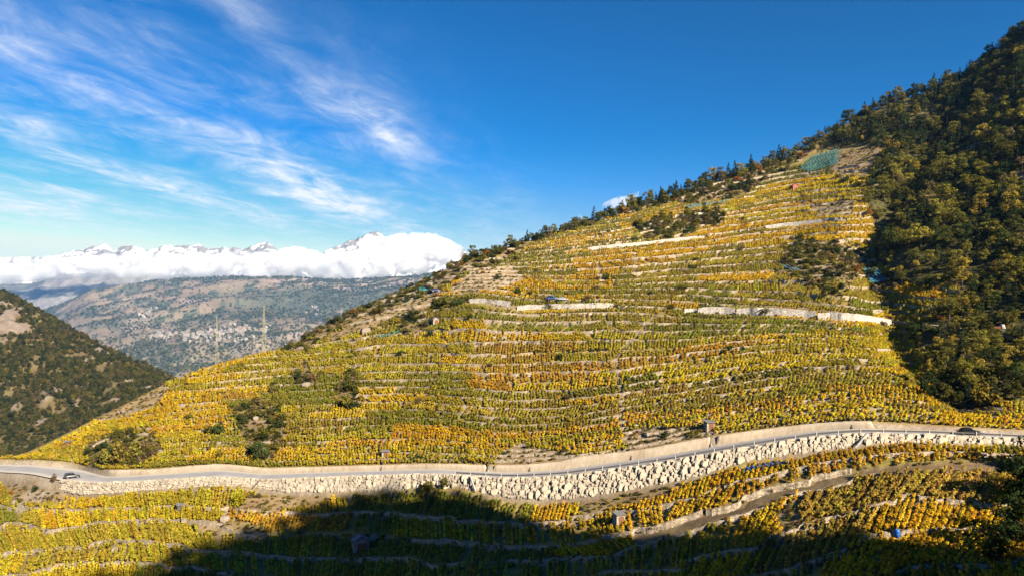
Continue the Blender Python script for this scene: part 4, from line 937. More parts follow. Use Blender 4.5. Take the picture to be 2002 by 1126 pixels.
# single shrubs and trees one can pick out among the vines, plus one clump standing for a shadow: u, v of the foot, height px, width px, kind, colour
ONE = [(920, 624, 14, 20, 2, DKG, 'dark round shrub among vines below the rubble bank'), (842, 660, 20, 22, 2, DKG, 'dark shrub beside a pale boulder on the left slope'), (805, 630, 32, 20, 1, CONG*1.3, 'narrow dark tree among shrubs on the left slope'),
       (866, 600, 26, 44, 2, OLV, 'wide olive bush above the left terraces'), (895, 599, 22, 34, 2, DKG*1.6, 'green bush joining the wide olive bush'), (852, 598, 22, 30, 2, OLV*.9, 'leftmost bush of the clump above the left terraces'),
       (1093, 704, 15, 26, 2, DKG, 'black-green bush at the end of a bright yellow vine terrace'), (1175, 675, 9, 26, 2, DKG, 'low dark bush on a wall in the middle of the slope'), (1208, 674, 9, 14, 2, DRB, 'small brown bush where the footpath crosses the wall'),
       (1452, 688, 14, 18, 2, DKG*1.3, 'small bush on a terrace right of the footpath'), (1412, 692, 12, 22, 2, DKG*.8, 'dark clump standing in for the shadow of the small bush'), (1610, 586, 24, 18, 1, CONG*1.5, 'lone dark tree above the long white wall'),  # the darkest clump is added in place of the small bush's cast shadow
       (1184, 548, 18, 22, 2, DKG*1.2, 'green bush between square yellow plots'), (682, 756, 34, 20, 2, OLV, 'tall olive bush among left terraces'), (676, 795, 30, 36, 2, YGR, 'wide yellow-green bush below the tall olive bush'),
       (585, 742, 20, 14, 2, DKG, 'dark bush by rocks on the left slope'), (480, 800, 16, 22, 2, DKG, 'dark bush above the shrubby gap on the left'), (426, 848, 26, 44, 2, DKG*1.4, 'broad dark green shrub on the lower left terraces'),
       (405, 846, 18, 26, 2, OLV*.8, 'smaller shrub left of the broad dark green shrub'), (430, 898, 24, 16, 2, YGR*.8, 'bright green bush by a bare bank above the road'), (508, 902, 36, 30, 0, DKG*1.8, 'dark green tree above the road cutting'),
       (575, 820, 12, 12, 2, DKG*1.3, 'small green bush beside orange vines'), (1300, 856, 20, 26, 2, DKG, 'dark bush above the concrete wall near the hut'), (1360, 852, 14, 40, 2, YGR, 'low yellow-green bush right of the dark bush'),
       (840, 962, 26, 44, 2, YGR*.8, 'yellow-green bush hanging over the boulder wall'), (868, 955, 26, 26, 2, OLV, 'second bush hanging over the boulder wall'), (1450, 432, 10, 14, 2, DKG, 'dark shrub beside the upper wall'),
       (1400, 430, 14, 16, 2, DKG, 'dark round bush on the upper terraces'), (1270, 470, 18, 30, 2, DRB, 'rusty brown bush on the upper terraces'), (1310, 468, 20, 30, 2, OLV, 'olive bush right of the rusty brown bush'),
       (1345, 458, 20, 34, 2, DKG*1.4, 'dark green bush on the upper terraces'), (1012, 575, 16, 22, 2, DKG, 'dark bush beside the white concrete wall'), (745, 690, 10, 16, 2, OLV, 'little olive shrub on the left terraces'),
       (235, 905, 50, 56, 2, np.array([.27, .20, .04]), 'large tangled olive-gold bush above the road bend'), (262, 898, 40, 50, 2, YGR*1.15, 'large tangled yellow-green bush above the road bend'), (208, 908, 36, 40, 2, np.array([.25, .22, .04]), 'low tangled bush at the edge of the road bend'), (290, 880, 30, 40, 2, DRB*1.2, 'brown tangled bush above the road bend'),
       (68, 960, 14, 20, 2, DKG, 'dark round bush below the road at the left edge'), (105, 940, 18, 16, 2, DRB, 'brown bush beside the grey car'), (465, 990, 28, 36, 2, LIME*.6, 'yellow-green bush below the boulder wall on the left'), (975, 545, 12, 24, 2, DKG, 'dark shrub on the dry grass bank'),
       (1725, 640, 16, 22, 2, DRB, 'brown bush at the end of the white wall'), (1835, 628, 16, 30, 2, RUS, 'rust red bush above the forest track'), (1895, 635, 16, 40, 2, TGO*1.2, 'bright yellow bush above the forest track'), (1760, 190, 12, 14, 0, np.array([.45, .10, .06]), 'red autumn tree on the forest skyline'),
       (1700, 425, 20, 14, 0, RUS, 'rust orange tree at the forest edge'), (1850, 775, 90, 55, 0, OLV, 'tall olive tree below the forest track'), (1895, 770, 70, 40, 0, YGR, 'yellow-green tree in the hollow below the forest track'), (1925, 790, 50, 70, 2, TGO*.7, 'wide golden bush above the right end of the road')]
for (u, v, hp, wp, k, c, lab) in ONE:
    P = at(u, v); y = P[1]; h = hp*y/F; wd = wp*y/F; nat_h = (8., 10., 2.6)[k]; nat_w = (5.6, 3.4, 3.6)[k]
    rz = r.uniform(0, 6.28); treething(('broadleaf_tree', 'conifer_tree', 'shrub')[k], (PB, PC, PS)[k], int(r.integers(0, 9)), P-[0, 0, .1], (wd/nat_w, wd/nat_w, h/nat_h*1.05), rz, c, lab, 'tree' if k < 2 else 'shrub')
def clabel(c):
    lum = c.sum()
    if c[0] > 1.9*c[1]: return 'rusty'
    if c[0] > .30: return 'golden'
    if c[0] > .165: return 'yellow-green'
    if c[0] > .09: return 'olive'
    return 'dark green'
# small shrubs that have seeded on the terrace walls
rs = np.random.default_rng(88); nsh = 0
while nsh < 85:
    k = int(rs.integers(1, 40)); u = rs.uniform(340, 1720); y = float(np.interp(u, UG, np.nan_to_num(LEV[k], nan=0.)))
    if y < 150 or np.isnan(np.interp(u, UG, LEV[k])): continue
    z_ = float(look(H, np.array([u]), np.array([y]))[0]); v = VH-F*z_/y
    if zone(np.array([u]), np.array([v]))[0] != 0: continue
    if u > 1000 and rs.random() < .55: continue
    hp = rs.uniform(6, 14); h = hp*y/F; wd = h*rs.uniform(1.2, 2.6); cc_ = (DKG*1.3, OLV, OLV*.8, YGR*.8, DRB, DRB*.8)[int(rs.integers(0, 6))]
    treething('shrub', PS, int(rs.integers(0, 9)), ((u-U0)/F*y, y-.3, z_-.3), (wd/3.6, wd/3.6, h/2.6), rs.uniform(0, 6.28), cc_, '%s shrub seeded on a terrace wall among the vines' % clabel(cc_), 'shrub', '%s shrubs on the terrace walls' % clabel(cc_)); nsh += 1
# dark trees standing in the shade at the right edge
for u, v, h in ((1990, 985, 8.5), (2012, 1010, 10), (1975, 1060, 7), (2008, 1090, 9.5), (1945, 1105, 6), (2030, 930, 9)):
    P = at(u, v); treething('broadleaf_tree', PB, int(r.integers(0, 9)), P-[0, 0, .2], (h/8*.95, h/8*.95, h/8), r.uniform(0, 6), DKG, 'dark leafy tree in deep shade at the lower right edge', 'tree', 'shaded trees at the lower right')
TRk = np.array([t[0] for t in TR]); TRp = np.array([t[1:4] for t in TR]); TRs = np.array([t[4:6] for t in TR]); TRc = np.array([t[6] for t in TR]); TRl = np.array([t[7] for t in TR])
tu = U0+F*TRp[:, 0]/TRp[:, 1]; size = np.where(TRk == 2, 2.6, 8.)*TRs[:, 1]/TRp[:, 1]
rzs = r.uniform(0, 6.28, len(TR)); tix = r.integers(0, 12, len(TR))
solo = np.zeros(len(TR), bool)
for grpmask, mx in (((TRk < 2), 285), ((TRk == 2), 240)):
    sc_ = np.where(grpmask & (tu > 5) & (tu < 1995), size*np.where(TRl == 'r', 1.6, 1), 0); b = np.argsort(-sc_)[:mx]; solo[b[sc_[b] > 0]] = True
for i in np.where(solo)[0]:
    k = TRk[i]; vtr = VH-F*TRp[i, 2]/TRp[i, 1]; pl = {'f': 'near the skyline of the right forest' if vtr < 260 else 'in the upper part of the right forest' if vtr < 420 else 'in the middle of the right forest' if vtr < 560 else 'just above the forest track' if vtr < 640 else 'below the forest track', 'r': 'on the ridge line against the sky', 's': 'in the scrub on the slope'}[TRl[i]]; cn = 'dark' if k == 1 else clabel(TRc[i])
    nm = ('broadleaf tree', 'conifer', 'shrub')[k]
    lab = '%s %s standing %s' % (cn, nm, pl)
    treething(('broadleaf_tree', 'conifer_tree', 'shrub')[k], (PB, PC, PS)[k], int(tix[i]), TRp[i]-[0, 0, .15], (TRs[i, 0], TRs[i, 0], TRs[i, 1]), rzs[i], TRc[i], lab, 'tree' if k < 2 else 'shrub', '%s %ss %s' % (cn, nm, {'f': 'of the right forest', 'r': 'of the ridge line', 's': 'of the slope scrub'}[TRl[i]]))
rem = ~solo; kk = TRk[rem]; ii = np.where(kk == 0, tix[rem] % 6, np.where(kk == 1, 6+tix[rem] % 4, 10+tix[rem] % 6))
scatter('forest_mass', TRp[rem]-[0, 0, .15], np.c_[0*rzs[rem], 0*rzs[rem], rzs[rem]], np.c_[TRs[rem, 0], TRs[rem, 0], TRs[rem, 1]], ii, TRc[rem], PB[2]+PC[2]+PS[2], 'mass of smaller trees and scrub between the single trees', 'forest')
print('trees', len(TR), 'solo', solo.sum())

# woods on the left mountainside
n = 21000; uu = r.uniform(-60, 470, n); yy = r.uniform(590, 930, n)
i = np.clip(((uu-lu[0])/4.).astype(int), 0, len(lu)-1); j = np.clip(np.searchsorted(ly, yy), 0, len(ly)-1); zz_ = LZr[i, j]; rm = rockmask[i, j]; xx = (uu-U0)/F*yy
vv = VH-F*zz_/yy; ttl = tt[i, j]
ok = (r.random(n) > rm*1.1) & (ttl < 1.03) & (ttl > -.05) & (fbm(xx/16, yy/16, 181, 3) > -.34); uu, yy, zz_, xx = uu[ok], yy[ok], zz_[ok], xx[ok]; n = len(uu); print('left wood', n)
c = tcol(n, [4.2, 3.2, .7, .1, .0, 1.4])*.95; s = r.uniform(.5, 1.15, n); kk = r.choice(3, p=[.35, .1, .55], size=n); ti = r.integers(0, 12, n)
ii = np.where(kk == 0, ti % 6, np.where(kk == 1, 6+ti % 4, 10+ti % 6)); sx_ = np.where(kk == 2, s*1.5, s*.75); sz_ = np.where(kk == 2, s*1.2, s*.62)
scatter('mountainside_woods', np.c_[xx, yy, zz_-.2], np.c_[0*s, 0*s, r.uniform(0, 6.28, n)], np.c_[sx_, sx_, sz_], ii, c, PB[2]+PC[2]+PS[2], 'scrubby woods covering the mountainside at the left', 'woods')

# low dry tufts and weeds between terraces
n = 60000; uu = r.uniform(0, 2002, n); yy = r.uniform(100, 400, n); z = look(H, uu, yy); v = VH-F*z/yy; zn_ = zone(uu, v); ft = look(T, uu, yy); ft = ft-np.floor(ft)
ok = (yy < np.interp(uu, UG, Yr)) & ((yy > np.interp(uu, UG, Y4)+.8) | (yy < np.interp(uu, UG, Yb)-1)) & (v < 1150) & ((zn_ > 0) | ((ft > .80) & (ft < .99) & (r.random(n) < .7)))
uu, yy, z = uu[ok], yy[ok], z[ok]; n = len(uu); xx = (uu-U0)/F*yy; s = r.uniform(.10, .34, n); c = tcol(n, [.8, 2, 1.6, .8, .15, 3.0])*1.25
scatter('undergrowth', np.c_[xx, yy, z-.05], np.c_[0*s, 0*s, r.uniform(0, 6.28, n)], np.c_[s*1.4, s*1.4, s], r.integers(0, 6, n), np.clip(c, 0, .8), PS[2], 'dry weeds and low scrub between the terraces', 'undergrowth')

# trees on the near slope that throw the shadow over the valley bottom
r = np.random.default_rng(77)
ps = np.arange(pq[0, 0]-25, pq[-1, 0]+20, 3.6)
for p in ps:
    for rep in range(3):
        hc = HC-.35*np.clip(p-90, 0, 80); h = hc+r.uniform(-12, 12); pp = p+r.uniform(-2.5, 2.5); x, y = PR*pp+SH*h
        z = float(near_z(np.array([x]), np.array([y]))[0]); hgt = r.choice([r.uniform(3.5, 5.5), r.uniform(4, 8)]); k = 1 if r.random() < .3 else 0
        treething(('broadleaf_tree', 'conifer_tree')[k], (PB, PC)[k], int(r.integers(0, 9)), (x, y, z-.3), (hgt/8*1.05, hgt/8*1.05, hgt/(8., 10.)[k]), r.uniform(0, 6), DKG*1.5, 'tree on the near slope whose shadow falls on the lower vineyard', 'tree', 'trees of the near slope')

# ------------------------------------------------------------------ footpaths, forest track
M_PATH = plain('beaten_path', (.40, .33, .24), .95, .25, .8); M_FOOT = plain('worn_steps', (.20, .16, .105), .95, .4, 1.2)
def ribbon(name, pts, wd, dz, m, thick=.8):
    pts = np.array(pts, float); L = np.r_[0, np.cumsum(np.hypot(*np.diff(pts, axis=0).T))]; q = np.arange(0, L[-1], 4.)
    uu = np.interp(q, L, pts[:, 0]); vv = np.interp(q, L, pts[:, 1]); P = np.array([at(a, b) for a, b in zip(uu, vv)])
    for ax in range(3): P[:, ax] = smooth1(P[:, ax], 1.5)
    d = np.gradient(P, axis=0)[:, :2]; d /= np.maximum(np.linalg.norm(d, axis=1, keepdims=True), 1e-6); nn_ = np.c_[-d[:, 1], d[:, 0]]*wd/2
    z = P[:, 2]+dz
    V = np.stack([np.c_[P[:, :2]+nn_, z-thick], np.c_[P[:, :2]+nn_, z], np.c_[P[:, :2]-nn_, z], np.c_[P[:, :2]-nn_, z-thick]], 1)
    return link(name, mesh_np(name, V.reshape(-1, 3), gridfaces(len(P), 4), [m]), kind='structure')
ribbon('footpath', [(1300, 612), (1275, 625), (1262, 640), (1245, 662), (1220, 680), (1208, 700), (1205, 715), (1213, 760), (1214, 790), (1217, 842)], .8, .15, M_FOOT)
ribbon('footpath', [(1241, 496), (1243, 535)], .8, .15, M_FOOT)
ribbon('footpath', [(1165, 512), (1172, 530), (1178, 558)], .8, .15, M_FOOT)
ribbon('footpath', [(168, 882), (190, 868), (222, 853)], 1.8, .4, M_PATH)
ribbon('footpath', [(1740, 575), (1737, 600), (1742, 620)], 1.0, .2, M_PATH)
ribbon('forest_track', [(1745, 628), (1800, 634), (1850, 640), (1900, 646), (1960, 652), (2040, 660)], 3.0, .35, M_PATH, 2.0)

# ------------------------------------------------------------------ vehicles
M_GLASS = plain('dark_glass', (.02, .025, .03), .08, .1, 2, spec=.6); M_TYRE = plain('rubber', (.02, .02, .02), .8, .2, 5); M_RIM = plain('wheel_rim', (.45, .45, .46), .35, .1, 4, metal=.8)
M_LAMP = plain('lamp_glass', (.75, .75, .70), .2, .05, 3); M_TAIL = plain('tail_lamp', (.35, .02, .02), .3, .05, 3)
def loft(secs, n=12):
    """x, half width, z low, z high -> rounded section"""
    rings = []
    for x, hw, z0, z1 in secs:
        th = (np.arange(n)+.5)/n*2*np.pi; c, s_ = np.cos(th), np.sin(th); e = .38
        rings.append(np.c_[np.full(n, x), hw*np.sign(c)*np.abs(c)**e, (z0+z1)/2+(z1-z0)/2*np.sign(s_)*np.abs(s_)**e])
    V = np.concatenate(rings); m = len(secs); Fq = []
    for i in range(m-1):
        for j in range(n): Fq.append([i*n+j, i*n+(j+1) % n, (i+1)*n+(j+1) % n, (i+1)*n+j])
    for base_, flip in ((0, True), ((m-1)*n, False)):
        for j in range(1, n-1, 2):
            q = [base_, base_+j, base_+j+1, base_+min(j+2, n-1)]
            if q[2] == q[3]: continue
            Fq.append(q if not flip else q[::-1])
    return V, np.array(Fq)
def wheel(parent, x, y, rad, wd=.22):
    n = 14; th = np.arange(n)/n*2*np.pi; V = []; Fq = []
    for yy_, rr in ((-wd/2, .62), (-wd/2, 1), (wd/2, 1), (wd/2, .62)): V.append(np.c_[np.cos(th)*rad*rr, np.full(n, yy_), np.sin(th)*rad*rr])
    for i in range(3):
        for j in range(n): Fq.append([i*n+j, i*n+(j+1) % n, (i+1)*n+(j+1) % n, (i+1)*n+j])
    t = link('wheel', mesh_np('tyre', np.concatenate(V), Fq, [M_TYRE]), parent, (x, y, rad))
    mb = MB()
    for s_ in (-1, 1): mb.add(np.r_[[[0, s_*wd*.42, 0]], np.c_[np.cos(th)*rad*.64, np.full(n, s_*wd*.40), np.sin(th)*rad*.64]], [[0, 1+j, 1+(j+1) % n] for j in range(n)])
    link('rim', mb.mesh('rim', [M_RIM]), t)
def car(loc, rz, colr, label, suv=False, scale=1.0, name='car'):
    e = link(name, None, loc=loc, label=label, cat='car'); e.rotation_euler = (0, 0, rz); e.scale = (scale,)*3
    P = plain('car_paint', colr, .3, .08, 2, spec=.5); hh = 1.72 if suv else 1.45; wl = 1.0 if suv else .92
    V, Fq = loft([(-2.15, .70, .42, .78), (-2.05, .84, .30, wl-.04), (-1.3, .89, .26, wl), (0, .90, .25, wl), (.9, .90, .25, wl-.02), (1.75, .85, .28, wl-.14), (2.1, .74, .34, wl-.26), (2.18, .6, .42, .62)])
    link('body', mesh_np('car_body', V, Fq, [P], True), e)
    V, Fq = loft([(-1.98 if suv else -1.75, .70, wl-.08, wl+.02), (-1.75 if suv else -1.2, .68, wl-.08, hh-.06), (-.6, .70, wl-.08, hh), (.1, .69, wl-.08, hh-.02), (.95, .74, wl-.12, wl+.0)])
    link('roof', mesh_np('car_roof', V, Fq, [P], True), e)
    mb = MB()
    for s_ in (-1, 1):
        y = .705*s_
        mb.add([(-1.5, y*1.04, wl+.03), (-.35, y*1.04, wl+.03), (-.35, y, hh-.14), (-1.15, y, hh-.16)], [[0, 1, 2, 3]]); mb.add([(-.27, y*1.04, wl+.03), (.72, y*1.05, wl+.03), (.12, y, hh-.15), (-.27, y, hh-.14)], [[0, 1, 2, 3]])
    link('side_window', mb.mesh('side_window', [M_GLASS]), e)
    mb = MB(); mb.add([(.93, -.62, wl+.03), (.93, .62, wl+.03), (.20, .55, hh-.10), (.20, -.55, hh-.10)], [[0, 1, 2, 3]]); link('windscreen', mb.mesh('windscreen', [M_GLASS]), e, (.05, 0, .02))
    xb = -1.98 if suv else -1.75
    mb = MB(); mb.add([(xb, .6, wl+.03), (xb, -.6, wl+.03), (xb+.22 if suv else xb+.48, -.55, hh-.14), (xb+.22 if suv else xb+.48, .55, hh-.14)], [[0, 1, 2, 3]]); link('rear_window', mb.mesh('rear_window', [M_GLASS]), e, (-.06, 0, .02))
    for s_ in (-1, 1):
        mb = MB(); mb.box((2.07, s_*.60, .66), (.16, .34, .13)); link('headlight', mb.mesh('headlight', [M_LAMP]), e)
        mb = MB(); mb.box((-2.08, s_*.66, .74), (.12, .26, .16)); link('tail_light', mb.mesh('tail_light', [M_TAIL]), e)
        for x_ in (-1.3, 1.35): wheel(e, x_, s_*.80, .32)
    return e
def roadrot(u):
    a, b = Pt(u-6, .4), Pt(u+6, .4); return math.atan2((b-a)[1], (b-a)[0])
car(Pt(1896, .40, .04), roadrot(1896), (.015, .015, .017), 'black car driving on the right end of the road')
car(Pt(141, .22, .04), roadrot(141)+1.15, (.05, .055, .06), 'dark grey off-road car at the road bend on the left', True)
P = at(829, 571); car(P+[0, 0, .2], .1, (.04, .26, .30), 'teal car parked by bushes near the left ridge', True)
P = at(852, 572); car(P+[0, 0, .2], .3, (.03, .05, .22), 'dark blue car parked right of the teal car')
P = at(1079, 588); car(P+[0, 0, .3], .05, (.03, .07, .22), 'blue car on the rubble bank of the mid slope', True, .95)
P = at(1100, 589); car(P+[0, 0, .3], .0, (.45, .48, .52), 'silver car right of the blue car on the mid slope', False, .95)
# red tipper on the forest track
P = at(1950, 651); tr = link('small_truck', None, loc=P+[0, 0, .4], label='small red and white tipper truck on the forest track', cat='truck'); tr.rotation_euler = (0, 0, -.25)
M_RED = plain('red_paint', (.27, .06, .04), .5, .2, 2); M_WHT = plain('white_paint', (.42, .39, .36), .6, .1, 2)
mb = MB(); mb.box((0, 0, .62), (3.4, 1.3, .22)); link('chassis', mb.mesh('chassis', [M_DARK]), tr)
V, Fq = loft([(.7, .72, .7, 1.9), (1.0, .75, .6, 2.05), (1.5, .75, .55, 1.95), (1.75, .70, .55, 1.2)]); link('cab', mesh_np('cab', V, Fq, [M_WHT], True), tr)
mb = MB(); mb.add([(1.73, -.6, 1.2), (1.73, .6, 1.2), (1.53, .55, 1.85), (1.53, -.55, 1.85)], [[0, 1, 2, 3]]); link('windscreen', mb.mesh('windscreen', [M_GLASS]), tr, (.06, 0, 0))
mb = MB(); mb.box((-.6, 0, .80), (2.3, 1.5, .08)); [mb.box((-.6, s_*.72, 1.12), (2.3, .06, .6)) for s_ in (-1, 1)]; [mb.box((x_, 0, 1.12), (.06, 1.42, .6)) for x_ in (-1.72, .52)]; link('tipper_bed', mb.mesh('tipper_bed', [M_RED]), tr)
for s_ in (-1, 1):
    for x_ in (-1.0, 1.1): wheel(tr, x_, s_*.66, .34)

# ------------------------------------------------------------------ huts
M_WOOD = plain('brown_boards', (.20, .085, .045), .85, .3, 6); M_ROOFG = plain('grey_roof', (.17, .165, .16), .9, .25, 2); M_HSTONE = stonemat('hut_stone', ((.28, .24, .19), (.40, .35, .28), (.52, .46, .38)), 3.0)
def hut(u, v, w_, d_, h_, rz, wall, roofm, label, door=True, gable=False, dz=0.0, name='vineyard_hut'):
    P = at(u, v); e = link(name, None, loc=P+[0, 0, dz], label=label, cat='hut'); e.rotation_euler = (0, 0, rz)
    mb = MB(); mb.box((0, 0, h_/2-.4), (w_, d_, h_+.8)); link('wall', mb.mesh('wall', [wall]), e)
    if gable:
        o_ = .25; mb = MB(); W = w_/2+o_; D = d_/2+o_; t_ = .12
        for s_ in (-1, 1): mb.add([(s_*W, -D, h_-.1), (0, -D, h_+w_*.3), (0, D, h_+w_*.3), (s_*W, D, h_-.1), (s_*W, -D, h_-.1+t_), (0, -D, h_+w_*.3+t_), (0, D, h_+w_*.3+t_), (s_*W, D, h_-.1+t_)], BOXF)
        rf = link('roof', mb.mesh('roof', [roofm]), e)
        mb = MB(); mb.add([(-w_/2, -d_/2-.002, h_-.02), (w_/2, -d_/2-.002, h_-.02), (0, -d_/2-.002, h_+w_*.28), (-w_/2, d_/2+.002, h_-.02), (w_/2, d_/2+.002, h_-.02), (0, d_/2+.002, h_+w_*.28)], [[0, 1, 2], [4, 3, 5]]); link('gable', mb.mesh('gable', [wall]), e)
    else:
        mb = MB(); mb.add([(-w_/2-.2, -d_/2-.35, h_-.08), (w_/2+.2, -d_/2-.35, h_-.08), (w_/2+.2, d_/2+.15, h_+.22), (-w_/2-.2, d_/2+.15, h_+.22), (-w_/2-.2, -d_/2-.35, h_+.04), (w_/2+.2, -d_/2-.35, h_+.04), (w_/2+.2, d_/2+.15, h_+.34), (-w_/2-.2, d_/2+.15, h_+.34)], BOXF); link('roof', mb.mesh('roof', [roofm]), e)
    if door:
        mb = MB(); mb.box((w_*.08, -d_/2-.02, h_*.42), (w_*.62, .06, h_*.80)); dd = link('door', mb.mesh('door', [M_WOOD]), e)
        mb = MB(); mb.box((w_*.30, -d_/2-.07, h_*.42), (.05, .05, .14)); link('handle', mb.mesh('handle', [M_DARK]), dd)
    return e
hut(1210, 1026, 1.9, 1.7, 2.3, .35, M_HSTONE, M_ROOFG, 'small stone shed with a brown wooden door in the lower vineyard')
hut(1386, 840, 1.9, 1.8, 1.9, .2, M_HSTONE, M_ROOFG, 'small flat-roofed hut on the wall above the road')
hut(753, 893, 1.8, 1.6, 1.6, .2, M_HSTONE, M_ROOFG, 'tiny stone hut in vines above the road on the left')
hut(1553, 371, 3.0, 2.4, 1.8, .2, M_RED, plain('red_roof', (.40, .035, .025), .7, .15, 2), 'tiny red hut high on the slope under the hilltop', gable=True, door=False)
hut(851, 634, 2.2, 2.0, 2.0, .4, M_HSTONE, M_ROOFG, 'small stone hut on the left upper terraces', door=True, gable=True)
hut(355, 997, 2.2, 1.6, 1.5, .5, M_DARK, M_ROOFG, 'dark low shelter among yellow vines in the lower left', door=False)
hut(705, 1075, 3.4, 2.8, 2.3, .3, M_HSTONE, plain('slate_roof', (.12, .13, .15), .7, .2, 2), 'shed with a bluish roof in the shaded lower vineyard', gable=True)
hut(133, 872, 1.4, 1.4, 1.6, .2, M_WOOD, M_ROOFG, 'tiny brown hut on the lowest left terraces', door=False)
# blue barrel
P = at(1754, 1050); n = 16; th = np.arange(n)/n*2*np.pi; rings = [(.26, 0), (.29, .05), (.30, .28), (.32, .31), (.32, .33), (.30, .36), (.30, .58), (.32, .61), (.30, .66), (.28, .88), (.20, .92), (.0, .92)]
V = np.concatenate([np.c_[np.cos(th)*a, np.sin(th)*a, np.full(n, b)] for a, b in rings]); Fq = [[i*n+j, i*n+(j+1) % n, (i+1)*n+(j+1) % n, (i+1)*n+j] for i in range(len(rings)-1) for j in range(n)]
ba = link('barrel', mesh_np('barrel', V, Fq, [plain('blue_plastic', (.02, .13, .50), .4, .1, 2)], True), loc=P+[0, 0, .05], label='bright blue plastic barrel among vines in the lower right', cat='barrel'); ba.scale = (1.35, 1.35, 1.35)
mb = MB(); mb.box((0, .1, .93), (.14, .14, .05)); link('bung', mb.mesh('bung', [M_WHT]), ba)

# ------------------------------------------------------------------ bird nets over vines
def netmat():
    m, nt, o = mat('bird_net'); oi = nd(nt, 'ShaderNodeObjectInfo'); d = nd(nt, 'ShaderNodeBsdfDiffuse'); t = nd(nt, 'ShaderNodeBsdfTransparent'); mx = nd(nt, 'ShaderNodeMixShader')
    g = nd(nt, 'ShaderNodeNewGeometry'); n = nd(nt, 'ShaderNodeTexNoise', inp={'Scale': 1.3, 'Detail': 4}); nt.links.new(g.outputs['Position'], n.inputs['Vector'])
    nt.links.new(mth(nt, 'MULTIPLY_ADD', n.outputs[0], 1.1, .12, clamp=True), mx.inputs[0])
    nt.links.new(oi.outputs['Color'], d.inputs[0]); nt.links.new(t.outputs[0], mx.inputs[1]); nt.links.new(d.outputs[0], mx.inputs[2]); nt.links.new(mx.outputs[0], o.inputs[0]); return m
M_NET = netmat()
def net(poly, colr, label, hgt=1.35, gap=.0):
    po = np.array(poly, float); u0, v0 = po.min(0); u1, v1 = po.max(0); V = []; Fq = []; n = 0
    cu = np.array([at(u, v) for u in np.linspace(u0, u1, 9) for v in np.linspace(v0, v1, 7) if inpoly(np.array([u]), np.array([v]), poly)[0]])
    y0, y1 = cu[:, 1].min()-1, cu[:, 1].max()+1; us = np.arange(u0, u1+.1, 1.0 if (u1-u0) < 120 else 2.); ys = np.arange(y0, y1, .5)
    A, Y = np.meshgrid(us, ys, indexing='ij'); Zg = look(H, A, Y); Vv = VH-F*Zg/Y; X = (A-U0)/F*Y
    ins = inpoly(A, Vv, poly); Z = Zg+hgt+.22*np.sin(X*5.6)+.12*fbm(X, Y, 191, 2)
    P = np.stack([X, Y, Z], -1).reshape(-1, 3); fa = gridfaces(len(us), len(ys)); k = ins.ravel()[fa].all(1); fa = fa[k]
    if len(fa) == 0: return
    org = P[fa[0, 0]].copy(); used, inv = np.unique(fa.ravel(), return_inverse=True)
    o = link('bird_net', mesh_np('bird_net', P[used]-org, inv.reshape(-1, 4), [M_NET], False), loc=org, label=label, cat='net', group='nets spread over vines'); o.color = (*colr, 1)
TEAL = (.08, .24, .24); BLU = (.03, .16, .40)
net(NETS[0], (.09, .22, .20), 'large teal bird net over vines near the hilltop'); net(NETS[1], (.07, .24, .32), 'blue-green bird net on the slope beside the forest')
net([(1450, 926), (1470, 917), (1540, 906), (1545, 913), (1470, 927), (1454, 932)], BLU, 'bright blue net along vines under the boulder wall', .9)
net([(736, 660), (775, 650), (800, 651), (770, 660), (738, 666)], (.05, .20, .16), 'narrow green net strip on the left slope', 1.0)
net([(1338, 406), (1380, 398), (1425, 394), (1420, 402), (1345, 411)], (.16, .27, .24), 'pale teal net strip below the ridge trees', 1.0)
net([(1528, 521), (1545, 521), (1568, 530), (1560, 534), (1530, 527)], (.16, .26, .30), 'pale blue net scrap at the edge of the scrub', .8)

M_ROCK = plain('field_stone', (.30, .25, .19), .95, .35, 1.2, bump=.6, spec=.1)
# ------------------------------------------------------------------ loose boulders on the slope
for u, v, sz, lab in ((715, 652, 18, 'large pale boulder on the left slope among shrubs'), (985, 664, 12, 'pale boulder on a left terrace'), (965, 663, 9, 'small pale boulder beside another on a left terrace'), (1082, 604, 10, 'square pale stone pillar below the rubble bank'),
                      (600, 756, 14, 'grey boulder under the dark bush on the left slope'), (500, 820, 10, 'pale boulder in the shrubby gap'), (840, 562, 14, 'pale outcrop stone beside the teal car'), (30, 985, 12, 'pale boulder at the lower left edge'), (225, 1078, 14, 'pale boulder among lower left vines'),
                      (360, 1020, 12, 'pale boulder on the rocky strip of the lower vineyard'), (440, 1018, 16, 'large pale boulder on the rocky strip of the lower vineyard'), (1265, 852, 12, 'pale boulder on the bare bank above the concrete wall')):
    P = at(u, v); s = sz*P[1]/F; me_ = BPROTO[int(u) % 10].copy(); me_.materials[0] = M_ROCK; o = link('boulder', me_, loc=P+[0, 0, s*.25], label=lab, cat='boulder'); o.scale = (s*1.2, s, s*.9); o.rotation_euler = (0, .1, u)

